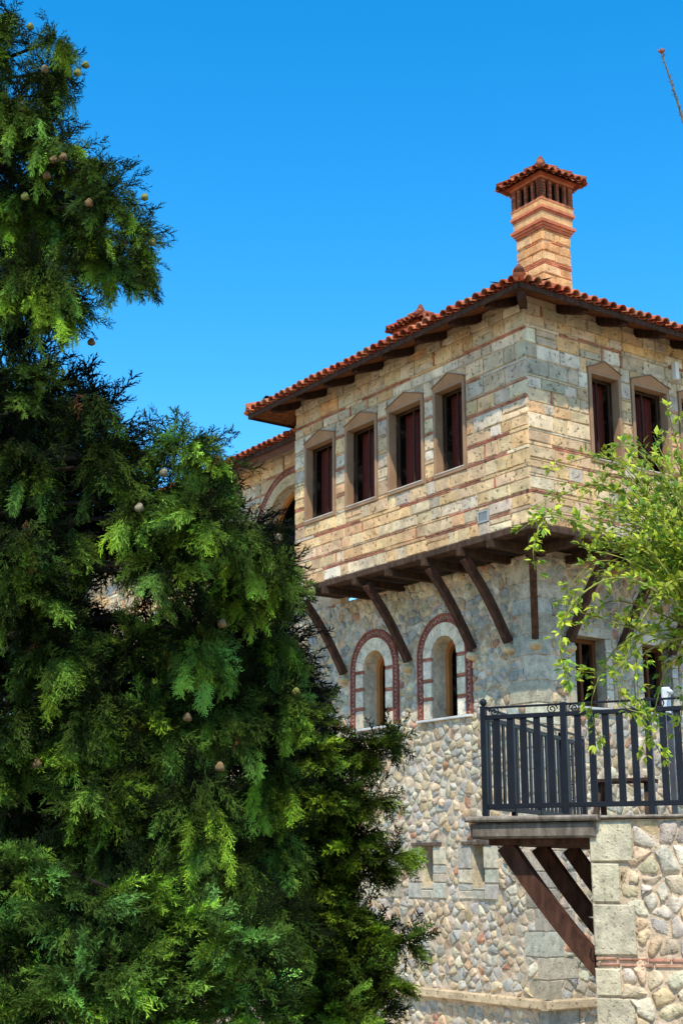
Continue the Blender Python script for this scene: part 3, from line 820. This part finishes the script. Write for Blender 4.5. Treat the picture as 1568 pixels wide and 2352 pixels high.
for fr, e0, ln in ((FT, .03, 3.45), (FS, .03, 3.62)):
    for (z0, z1, th) in ((.61, .66, .04), (1.52, 1.565, .04)):
        s = MB(); fbox(s, fr, e0, ln, z0, z1, -th / 2, th / 2, IR, .004); s.build('rail', 'metal', rail)
    s = MB(); fbox(s, fr, e0, ln, 1.632, 1.652, -.018, .018, IR, .004); s.build('rail', 'metal', rail)
def scroll(fr, a, z, r, sg, h=0):
    pts = []
    for k in range(26):
        t = k / 25; an = t * 3.6 * math.pi; rr = r * (1 - .85 * t)
        pts.append(fr.P(a + sg * (r - rr * math.cos(an)), z + rr * math.sin(an) * .9, h))
    s = MB(); tube(s, pts, .007, 6, IR); s.build('scroll', 'metal', rail)
for i in range(4):
    for (off, sg) in ((.06, 1), (.80, -1)): scroll(FT, fpost[i] + off, 1.598, .06, sg)
for i in range(4):
    b0 = spost[i] - .9
    for zz in (1.3, 1.0, .8): scroll(FS, b0 + .37, zz, .08, 1, .02)
tp = Vector((3.19, 16.0, .53))
FB = Fr(Vector((tp.x, tp.y, 0)), tF, -tS)
tab = thing('wooden_bench', tp, 'low dark wooden bench with splayed legs standing behind the terrace railing', 'bench')
WB = (.07, .043, .03)
s = MB()
for k in range(4): fbox(s, FB, -.34, .34, .96, 1.0, -.2 + k * .1, -.2 + k * .1 + .09, jit(WB, .15), .006)
s.build('seat', 'wood', tab)
for a in (-.27, .27):
    for sg in (-1, 1):
        s = MB(); bar(s, [FB.P(a, .955, sg * .05), FB.P(a * 1.1, .53, sg * .19)], .06, .05, tF, WB); s.build('leg', 'wood', tab)
s = MB(); fbox(s, FB, -.27, .27, .70, .75, -.02, .02, WB, .005); s.build('stretcher', 'wood', tab)
lp = Vector((3.63, 15.5, .53)); FP = Fr(Vector((lp.x, lp.y, 0)), tF, -tS)
lamp = thing('floodlight', lp, 'small white floodlight on a dark post behind the terrace railing', 'floodlight')
s = MB(); fbox(s, FP, -.03, .03, .53, 1.72, -.03, .03, (.06, .065, .075), .006); s.build('post', 'metal', lamp)
s = MB(); fbox(s, FP, -.06, .03, 1.68, 1.97, .031, .09, (.72, .72, .7), .015); s.build('housing', 'white', lamp)
s = MB(); c_ = FP.P(.05, 1.91, .06)
tube(s, [c_, c_ - tS * .12], [.024, .027], 12, (.78, .78, .76)); s.build('lamp_head', 'white', lamp)
# ================================================================== FOLIAGE
nr = np.random.default_rng(5)
SUNV = np.array(tosun)
def spray_template(seed, nodes=9, sub=4, wd=.029, ang=29):
    r = np.random.default_rng(seed); T = []; tint = []
    def leaf(p, d, l, w_, t0, t1):
        d = d / np.linalg.norm(d); sd_ = np.cross(d, [0, 0, 1]); sd_ /= np.linalg.norm(sd_) + 1e-9
        sd_ = sd_ + np.array([0, 0, r.normal() * .55])
        T.append([p - sd_ * w_ / 2, p + sd_ * w_ / 2, p + d * l]); tint.append([t0, t0, t1])
    leaf(np.array([0, 0, 0.]), np.array([1, 0, -.1]), .75, .025, .4, .8)
    for i in range(nodes):
        t = .04 + .86 * i / (nodes - 1); p = np.array([t, r.normal() * .025, -.3 * t * t + r.normal() * .025])
        L = .28 * (1 - t) ** .5 + .13
        for sg in (-1, 1):
            an = math.radians(ang + r.normal() * 10); d = np.array([math.cos(an), sg * math.sin(an), r.normal() * .38 - .2 - .2 * t])
            leaf(p, d, L, wd, .4 + .25 * t, .95 + .35 * t)
            for k in range(sub):
                q = p + d / np.linalg.norm(d) * L * (.2 + .22 * k); a2 = an + (1 if (k + i) % 2 else -1) * math.radians(30 + r.normal() * 8)
                d2 = np.array([math.cos(a2), sg * math.sin(a2), r.normal() * .5 - .15]); leaf(q, d2, .13 * (1.1 - .15 * k), wd * .95, .6, 1.3)
    return np.array(T, np.float32), np.array(tint, np.float32)
TEMPL = [spray_template(s_) for s_ in range(6)]
def leaf_template():
    b = np.array([0, 0, 0.]); l = np.array([.42, .25, .07]); rr = np.array([.42, -.25, .07]); tip = np.array([1, 0, -.1]); m = np.array([.5, 0, -.0])
    T = np.array([[b, rr, m], [b, m, l], [m, rr, tip], [m, tip, l]], np.float32)
    return T, np.ones((4, 3), np.float32)
def unit(a): return a / (np.linalg.norm(a, axis=-1, keepdims=True) + 1e-9)
def inst(name, templs, pos, dr_, nm, scl, cols, m, parent):
    which = nr.integers(0, len(templs), len(pos)); VV = []; CC = []
    X = unit(dr_); nm = nm - (nm * X).sum(1, keepdims=True) * X; Zt = unit(nm); Y = np.cross(Zt, X)
    for w_, (T, ti) in enumerate(templs):
        ix = np.where(which == w_)[0]
        if len(ix) == 0: continue
        P_ = T.reshape(-1, 3)
        v = pos[ix, None, :] + scl[ix, None, None] * (P_[None, :, 0:1] * X[ix, None, :] + P_[None, :, 1:2] * Y[ix, None, :] + P_[None, :, 2:3] * Zt[ix, None, :])
        c = cols[ix, None, :] * ti.reshape(-1)[None, :, None]
        VV.append(v.reshape(-1, 3)); CC.append(c.reshape(-1, 3))
    V = np.concatenate(VV).astype(np.float32); Cc = np.concatenate(CC).astype(np.float32)
    n = len(V); me = bpy.data.meshes.new(name)
    me.vertices.add(n); me.vertices.foreach_set('co', V.ravel())
    me.loops.add(n); me.loops.foreach_set('vertex_index', np.arange(n, dtype=np.int32))
    me.polygons.add(n // 3); me.polygons.foreach_set('loop_start', np.arange(0, n, 3, dtype=np.int32))
    ca = me.color_attributes.new('Col', 'FLOAT_COLOR', 'POINT')
    ca.data.foreach_set('color', np.concatenate([Cc, np.ones((n, 1), np.float32)], 1).ravel())
    me.materials.append(M[m]); me.update(calc_edges=True)
    o = bpy.data.objects.new(name, me); COL.objects.link(o); adopt(o, parent)
    return o
def bough_sprays(c, r, axis, dens, size, droop, base, acc, inner_k=.25, bias=True, spread=.16, frac=.2):
    c = np.array(c); r = np.array(r); rm = float(np.mean(r))
    N_ = max(24, 4 * math.pi * rm * rm * dens)
    out = c - axis; out[2] = 0; out = out / (np.linalg.norm(out) + 1e-6)
    def dirs_(n):
        d = unit(nr.normal(size=(n * 3 + 8, 3)))
        if bias:
            wgt = .2 + .8 * np.clip(.5 - .6 * d[:, 1] + .35 * d[:, 2] + .3 * (d @ out), 0, 1); d = d[nr.random(len(d)) < wgt]
        return d[:n]
    K = 14
    nb = max(4, int(N_ * (1 - frac) / K)); d = dirs_(nb); nb = len(d)
    t = np.sort(.2 + .8 * nr.random((nb, K)), axis=1)
    lenk = .75 + .42 * nr.random((nb, 1, 1))
    p = c + d[:, None, :] * r * t[:, :, None] * lenk; p[:, :, 2] -= droop * .75 * rm * t ** 2
    tg = d[:, None, :] * r / rm + np.zeros_like(p); tg[:, :, 2] -= droop * 1.5 * t; tg = unit(tg)
    sv = unit(np.cross(tg, nr.normal(size=(nb, 1, 3)) * .5 + np.array([0, 0, 1.0])))
    sgn = np.where(np.arange(K) % 2, 1, -1)[None, :, None]
    dd_ = tg * .95 + sv * sgn * (.7 - .5 * t[:, :, None]) + nr.normal(size=p.shape) * spread; dd_[:, :, 2] -= droop * .6
    nm = np.cross(sv, tg); nm = np.where(nm[:, :, 2:3] < 0, -nm, nm) + nr.normal(size=p.shape) * .3 + SUNV * .8
    s_ = size * (1.2 - .45 * t) * (.7 + .6 * nr.random((nb, K)))
    kb = (.4 + 1.15 * nr.random((nb, 1))) * (.07 + 1.22 * t ** 1.8) * (.85 + .3 * nr.random((nb, K)))  # lighter growth at tips; dark inner end is shade put into the colour
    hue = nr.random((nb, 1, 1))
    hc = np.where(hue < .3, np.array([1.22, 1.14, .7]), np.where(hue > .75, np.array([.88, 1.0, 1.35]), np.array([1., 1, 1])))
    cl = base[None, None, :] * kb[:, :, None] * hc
    acc.append((p.reshape(-1, 3), dd_.reshape(-1, 3), nm.reshape(-1, 3), s_.reshape(-1), cl.reshape(-1, 3)))
    n = max(8, int(N_ * frac)); d = dirs_(n); n = len(d)
    pos = c + d * r * (.4 + .4 * nr.random((n, 1)))
    dirs = d * .7 + out * .3 + np.array([0, 0, -droop]) + nr.normal(size=(n, 3)) * (spread + .1)
    nm = d + nr.normal(size=(n, 3)) * .5 + SUNV * .4
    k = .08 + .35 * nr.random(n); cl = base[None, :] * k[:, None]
    cl = np.where((nr.random(n) < .012)[:, None], np.array([.20, .09, .035]), cl)
    acc.append((pos, dirs, nm, size * (.65 + .6 * nr.random(n)), cl))
    m = int(N_ * inner_k)
    d2 = unit(nr.normal(size=(m, 3))); pos2 = c + d2 * r * (.15 + .4 * nr.random((m, 1)))
    acc.append((pos2, d2 + nr.normal(size=(m, 3)) * .5, nr.normal(size=(m, 3)), size * 1.3 * np.ones(m), base[None, :] * .035 * np.ones((m, 1))))  # inner fill sprays near-black, crown shade put into their colour
def ppm(Y): return Y / 3150.0
AXX = -2.35; AXY = 11.0
tree = thing('cypress_tree', (AXX, AXY + .2, GZ), 'huge drooping green cypress hung with round cones, filling the left side of the view', 'tree')
UPB = [(0, 100, 75, 110), (105, 165, 100, 90), (40, 260, 150, 100), (130, 340, 115, 90), (240, 445, 105, 80), (60, 470, 130, 105), (190, 545, 120, 105), (305, 535, 75, 95), (90, 645, 130, 105), (262, 620, 80, 75), (160, 710, 66, 80), (20, 690, 90, 55), (330, 605, 36, 65),
       (25, 35, 45, 50), (130, 88, 38, 28), (220, 375, 70, 55)]
MIDB = [(40, 890, 130, 90), (190, 920, 105, 70), (60, 1050, 130, 110), (250, 1050, 115, 105), (430, 1030, 105, 80), (505, 1070, 50, 75), (340, 1150, 115, 100), (470, 1180, 105, 100), (560, 1240, 80, 95), (635, 1325, 80, 95), (520, 1340, 110, 100), (385, 1300, 95, 100), (50, 1240, 120, 110), (160, 1230, 85, 75), (60, 1360, 120, 100), (130, 1420, 110, 90),
        (620, 1475, 100, 95), (450, 1480, 120, 100), (310, 1490, 105, 80), (120, 1510, 120, 100), (645, 1615, 88, 85), (520, 1640, 110, 100), (350, 1670, 120, 110), (200, 1650, 110, 120), (30, 1660, 100, 110), (40, 1770, 105, 100), (230, 1800, 110, 100),
        (620, 1780, 95, 105), (450, 1840, 130, 110), (290, 1870, 110, 110), (635, 1950, 85, 105), (520, 2000, 120, 110), (150, 1910, 120, 90), (40, 1900, 110, 90), (635, 2120, 95, 105)]
FRB = [(50, 2020, 130, 80), (190, 2090, 120, 85), (320, 2070, 110, 70), (70, 2190, 130, 100), (430, 2130, 95, 70), (240, 2230, 150, 90), (400, 2270, 130, 80), (560, 2170, 115, 75), (100, 2320, 150, 70), (320, 2340, 150, 60), (570, 2300, 130, 75)]
BACKB = [(40, 1120, 140, 150), (360, 1180, 140, 110), (150, 1180, 110, 90), (40, 1420, 150, 210), (150, 1480, 120, 110), (270, 1590, 190, 120), (420, 1620, 230, 240), (200, 1850, 240, 210), (330, 2050, 330, 270), (70, 420, 110, 170), (60, 940, 150, 100), (200, 1010, 120, 95), (110, 600, 105, 100), (0, 700, 60, 60), (520, 1300, 120, 130), (600, 1550, 90, 200)]
OFFB = [(-190, 300, 150, 190), (-200, 700, 180, 200), (-190, 1150, 190, 250), (-200, 1600, 190, 230), (-200, 2050, 200, 250)]
acc = []; axis = np.array([AXX, AXY, 0.0]); allb = []
G1 = np.array([.30, .50, .060]); G2 = np.array([.29, .49, .062]); G3 = np.array([.32, .56, .085])
def addb(lst, kind):
    for (px, py, rx, ry) in lst:
        X = ray(px, py)[0] * AXY; d = abs(X - AXX); R = 1.15 if py < 850 else 1.9
        if kind == 'up' or kind == 'mid': Y = AXY - .85 * math.sqrt(max(0, R * R - d * d)) + U(-.55, .4)
        elif kind == 'front': Y = 8.5 + U(-.25, .25)
        elif kind == 'off': Y = 10.6
        else: Y = 11.7
        if kind in ('up', 'mid', 'front'): rx, ry = max(22, rx - 33), max(22, ry - 33)
        c = at(px, py, Y); kx = rx * ppm(Y); kz = ry * ppm(Y); ky = (kx + kz) / 2
        allb.append((c, kx, ky, kz, Y, px, py, kind))
        base = {'up': G1, 'mid': G2, 'front': G3, 'off': G2, 'back': G2 * .025}[kind] * U(.7, 1.3)  # back boughs near-black, shade of the hollows put into their colour
        if kind == 'mid' and py < 1130 and px < 350: base = base * .4  # these and the next boughs darkened, painted shade for the crown's hollows
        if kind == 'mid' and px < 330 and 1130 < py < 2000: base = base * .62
        dens = {'up': 300, 'mid': 275, 'front': 275, 'off': 35, 'back': 75}[kind]
        size = {'up': .22, 'mid': .235, 'front': .245, 'off': .35, 'back': .42}[kind]
        droop = {'up': 1.0, 'mid': 1.05 if rng.random() < .7 else .3, 'front': -.05, 'off': .5, 'back': .3}[kind]
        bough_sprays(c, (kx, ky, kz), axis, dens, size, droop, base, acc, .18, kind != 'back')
addb(UPB, 'up'); addb(MIDB, 'mid'); addb(FRB, 'front'); addb(BACKB, 'back'); addb(OFFB, 'off')
cat = lambda i: np.concatenate([a[i] for a in acc])
s = MB()
TT = at(-120, 90, AXY + .2); TB = Vector((AXX, AXY + .25, GZ))
tp_ = [TB.lerp(TT, k / 10) + Vector((.08 * math.sin(k * 1.1), .08 * math.cos(k), 0)) for k in range(11)]
tube(s, tp_, [.30 - .0265 * k for k in range(11)], 12, (.035, .025, .018))
for (c, kx, ky, kz, Y, px, py, kind) in allb:
    if kind in ('back',): continue
    k = max(.5, min(9.6, (min(c.z + .3, TT.z) - GZ) / (TT.z - GZ) * 10)); i0 = min(9, int(k)); p0 = tp_[i0].lerp(tp_[i0 + 1], k - i0)
    mid = p0.lerp(c, .5) + Z * .06
    tube(s, [p0, mid, c], [.035, .02, .005], 6, jit((.022, .016, .012), .15))
trunk = s.build('trunk', 'bark', tree)
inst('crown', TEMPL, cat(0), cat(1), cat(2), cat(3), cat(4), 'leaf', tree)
print('SPRAYS', sum(len(a[0]) for a in acc))
def cone(px, py, col):
    best = None
    for (c, kx, ky, kz, Y, bx, by, kind) in allb:
        if kind in ('back', 'off'): continue
        dx = (px - bx) * ppm(Y) / kx; dz = (py - by) * ppm(Y) / kz; q = dx * dx + dz * dz
        if q < 1.4:
            yf = Y - ky * math.sqrt(max(0, 1.4 - q)) * 1.0
            if best is None or yf < best: best = yf
    if best is None: best = AXY - .3
    p = at(px, py, best - .04); s = MB(); n, m = 12, 8; v = []
    r = .031
    for j in range(m + 1):
        th = math.pi * j / m
        for i in range(n):
            ph = 2 * math.pi * i / n; rr = r * (1 + .14 * math.cos(4 * ph + j) * math.sin(th) + .09 * math.cos(3 * th))
            v.append(p + Vector((math.sin(th) * math.cos(ph), math.sin(th) * math.sin(ph), math.cos(th) * 1.05)) * rr)
    s.add(v, [(j * n + i, j * n + (i + 1) % n, (j + 1) * n + (i + 1) % n, (j + 1) * n + i) for j in range(m) for i in range(n)], col, True)
    s.build('seed_cone', 'cone', tree)
CG = (.20, .20, .045); CB = (.20, .12, .05); CW = (.28, .23, .15)
for (x, y, c) in ((103, 157, CW), (197, 148, CG), (178, 166, CG), (70, 60, CG), (146, 360, CB), (124, 366, CB), (108, 402, CB), (205, 465, CB), (58, 450, CG), (332, 452, CG), (350, 555, CG), (210, 642, CG), (8, 555, CG), (210, 785, CB), (376, 1086, CW), (380, 1222, CG), (320, 1166, CW), (640, 1235, CW), (716, 1358, (.17, .22, .05)), (430, 1648, CB), (498, 1056, CB), (505, 1762, CB), (510, 1432, CB), (85, 1755, CB), (680, 1590, CG)): cone(x, y, c)
# ---- dark conifer by the wall
CX, CY = at(690, 1800, 15.2).x, 15.2
con = thing('conifer_tree', (CX, CY, GZ), 'darker conifer with pointed sideways branches against the lower stone wall', 'tree')
CB_ = [(700, 1600, 50, 40), (735, 1670, 40, 24), (700, 1730, 70, 40), (790, 1750, 60, 20), (850, 1722, 42, 17), (898, 1700, 26, 10), (770, 1830, 75, 30), (850, 1838, 40, 17), (730, 1910, 70, 40), (810, 1935, 50, 22), (740, 2020, 80, 40), (840, 1990, 52, 20), (898, 1968, 32, 11), (760, 2115, 85, 42), (860, 2155, 47, 20), (932, 2168, 36, 12), (730, 2230, 80, 45), (820, 2240, 70, 30), (890, 2258, 32, 12), (760, 2325, 95, 45), (860, 2335, 50, 22)]
CD_ = [(690, 1800, 60, 120), (720, 2000, 90, 130), (730, 2220, 100, 130), (640, 1850, 80, 160), (640, 2150, 80, 180)]
acc2 = []; ax2 = np.array([CX, CY, 0.0]); cb = []
for (px, py, rx, ry) in CB_:
    Y = CY - .45 + U(-.3, .25); c = at(px, py, Y); kx = rx * ppm(Y); kz = ry * ppm(Y)
    cb.append(c)
    bough_sprays(c, (kx, max(.12, (kx + kz) / 2), kz), ax2, 330, .24, .05, np.array([.19, .30, .030]) * U(.75, 1.3), acc2, .2, True, .2)
for (px, py, rx, ry) in CD_:
    Y = CY + .15; c = at(px, py, Y); kx = rx * ppm(Y); kz = ry * ppm(Y)
    bough_sprays(c, (kx, kx * .8, kz), ax2, 120, .3, .1, np.array([.022, .038, .008]), acc2, .3, False, .3)  # core sprays near-black, inner shade of the tree put into the colour
s = MB(); top = at(690, 1570, CY)
tp2 = [Vector((CX, CY, GZ)).lerp(top, k / 6) for k in range(7)]
tube(s, tp2, [.16 - .022 * k for k in range(7)], 10, (.05, .035, .026))
for c in cb:
    p0 = Vector((CX, CY, min(c.z - .05, top.z - .1))); tube(s, [p0, p0.lerp(c, .5) + Z * .05, c], [.035, .022, .007], 6, (.04, .03, .022))
s.build('trunk', 'bark', con)
c2_ = lambda i: np.concatenate([a[i] for a in acc2])
TEMPL2 = [spray_template(20 + s_, 8, 3, .04, 42) for s_ in range(4)]
inst('crown', TEMPL2, c2_(0), c2_(1), c2_(2), c2_(3), c2_(4), 'leaf', con)
# ---- leafy shrub on the right
SY = 9.6
root = at(1720, 1600, SY); root.z = GZ
shr = thing('climbing_shrub', root, 'yellow-green leafy shrub arching in from the right over the railing', 'shrub')
br = [[(1640, 1400), (1480, 1120), (1380, 1050), (1262, 1080)], [(1640, 1300), (1560, 1040), (1532, 935)], [(1640, 1430), (1400, 1230), (1260, 1188), (1192, 1218)], [(1640, 1450), (1450, 1330), (1330, 1370), (1285, 1475), (1310, 1570)],
      [(1640, 1380), (1500, 1440), (1390, 1540), (1280, 1530)], [(1640, 1450), (1480, 1500), (1462, 1620), (1525, 1745)], [(1640, 1380), (1420, 1130), (1290, 1135), (1235, 1165)], [(1620, 1300), (1470, 1040), (1375, 1052)], [(1300, 1190), (1230, 1240), (1228, 1310)],
      [(1640, 1450), (1520, 1330), (1370, 1290), (1280, 1390)], [(1640, 1350), (1540, 1200), (1420, 1090), (1350, 1130)], [(1640, 1400), (1560, 1330), (1470, 1430), (1420, 1600), (1480, 1640)], [(1640, 1300), (1570, 1150), (1500, 1000)], [(1640, 1300), (1600, 1100), (1560, 960)], [(1640, 1500), (1380, 1420), (1300, 1400)], [(1640, 1480), (1500, 1470), (1400, 1560)], [(1640, 1460), (1420, 1380), (1340, 1440)], [(1640, 1480), (1540, 1520), (1500, 1640), (1470, 1730)], [(1640, 1500), (1580, 1560), (1560, 1680)], [(1640, 1440), (1440, 1470), (1360, 1600), (1375, 1700)]]
for k in range(88):
    an = U(0, 2 * math.pi); q = math.sqrt(rng.random())
    ex, ey = 1495 + 165 * q * math.cos(an), 1225 + 245 * q * math.sin(an)
    br.append([(1660, 1430 + U(-80, 80)), ((1660 + ex) / 2 + U(-20, 20), (1430 + ey) / 2 - 60 + U(-40, 40)), (ex, ey)])
def smooth(pts, n=10):
    out = []
    for i in range(len(pts) - 1):
        p0 = pts[max(0, i - 1)]; p1 = pts[i]; p2 = pts[i + 1]; p3 = pts[min(len(pts) - 1, i + 2)]
        for k in range(n):
            t = k / n
            out.append(.5 * ((2 * p1) + (p2 - p0) * t + (2 * p0 - 5 * p1 + 4 * p2 - p3) * t * t + (3 * p1 - p0 - 3 * p2 + p3) * t ** 3))
    out.append(pts[-1]); return out
s = MB(); hub = at(1700, 1450, SY)
tube(s, [root, root.lerp(hub, .5) + Vector((.06, 0, 0)), hub], [.05, .04, .03], 8, (.12, .10, .05))
pos = []; dd = []; nn_ = []; ss_ = []; cc = []
for bi, b in enumerate(br):
    y0 = SY + U(-.6, .6)
    p = [hub] + [at(x, y, SY + (y0 - SY) * min(1, (k + 1) / 2)) for k, (x, y) in enumerate(b)]
    sm = smooth(p, 9); n = len(sm)
    tube(s, sm, [.008 * (1 - k / n) + .002 for k in range(n)], 5, jit((.24, .24, .06), .2))
    tone = U(.6, 1.25)
    for k in range(n - 1):
        if k < 5: continue
        t = (sm[k + 1] - sm[k]); ln = t.length; t.normalize()
        for q in range(max(2, int(ln / .02))):
            if rng.random() < .28: continue
            P0 = sm[k].lerp(sm[k + 1], rng.random())
            sidev = Vector((U(-1, 1), U(-1, 1), U(-.5, 1))).normalized()
            stem = (t * .5 + sidev).normalized(); e = P0 + stem * U(.0, .055)
            for h in range(rng.choice((2, 3, 4))):
                dv = (stem + t * .3 + Vector((U(-1, 1), U(-1, 1), U(-.8, .8))) * .9).normalized()
                pos.append(e + dv * .008); dd.append(dv); nn_.append(Vector((U(-.6, .6), U(-1, .0), .9)).normalized()); ss_.append(U(.040, .078))
                kk = tone * U(.65, 1.25)
                cc.append((.47 * kk, .53 * kk, .045 * kk) if rng.random() < .65 else (.20 * kk, .34 * kk, .035 * kk))
tw_ = [hub, at(1690, 1000, SY), at(1640, 560, SY), at(1580, 320, SY), at(1548, 210, SY), at(1519, 122, SY)]
sm = smooth(tw_, 12); n = len(sm)
tube(s, sm, [.012 * (1 - k / n) + .005 for k in range(n)], 6, (.16, .12, .07))
for k in range(n // 2, n - 1):
    for q in range(2):
        dv = Vector((U(-1, 1), U(-.6, .6), U(.1, .9))).normalized(); p0 = sm[k].lerp(sm[k + 1], rng.random())
        tube(s, [p0, p0 + dv * U(.015, .045)], [.004, .001], 4, (.14, .07, .04))
for q in range(5):
    dv = Vector((U(-1, .6), U(-.6, .6), U(.2, 1))).normalized(); tube(s, [sm[-1], sm[-1] + dv * .025, sm[-1] + dv * .045], [.004, .011, .002], 6, (.30, .10, .06))
s.build('stem', 'bark', shr)
npv = lambda l: np.array([tuple(x) for x in l], dtype=np.float64)
inst('foliage', [leaf_template()], npv(pos), npv(dd), npv(nn_), np.array(ss_), npv(cc), 'leaf2', shr)
# ================================================================== GROUND
s = MB(); R_ = 600; n = 24
for i in range(n):
    for j in range(n):
        x0, x1 = -R_ + 2 * R_ * i / n, -R_ + 2 * R_ * (i + 1) / n; y0, y1 = -R_ + 2 * R_ * j / n, -R_ + 2 * R_ * (j + 1) / n
        s.add([(x0, y0, GZ), (x1, y0, GZ), (x1, y1, GZ), (x0, y1, GZ)], [(0, 1, 2, 3)], (.44, .33, .20))
gd = s.build('ground', 'ground'); gd['kind'] = 'structure'
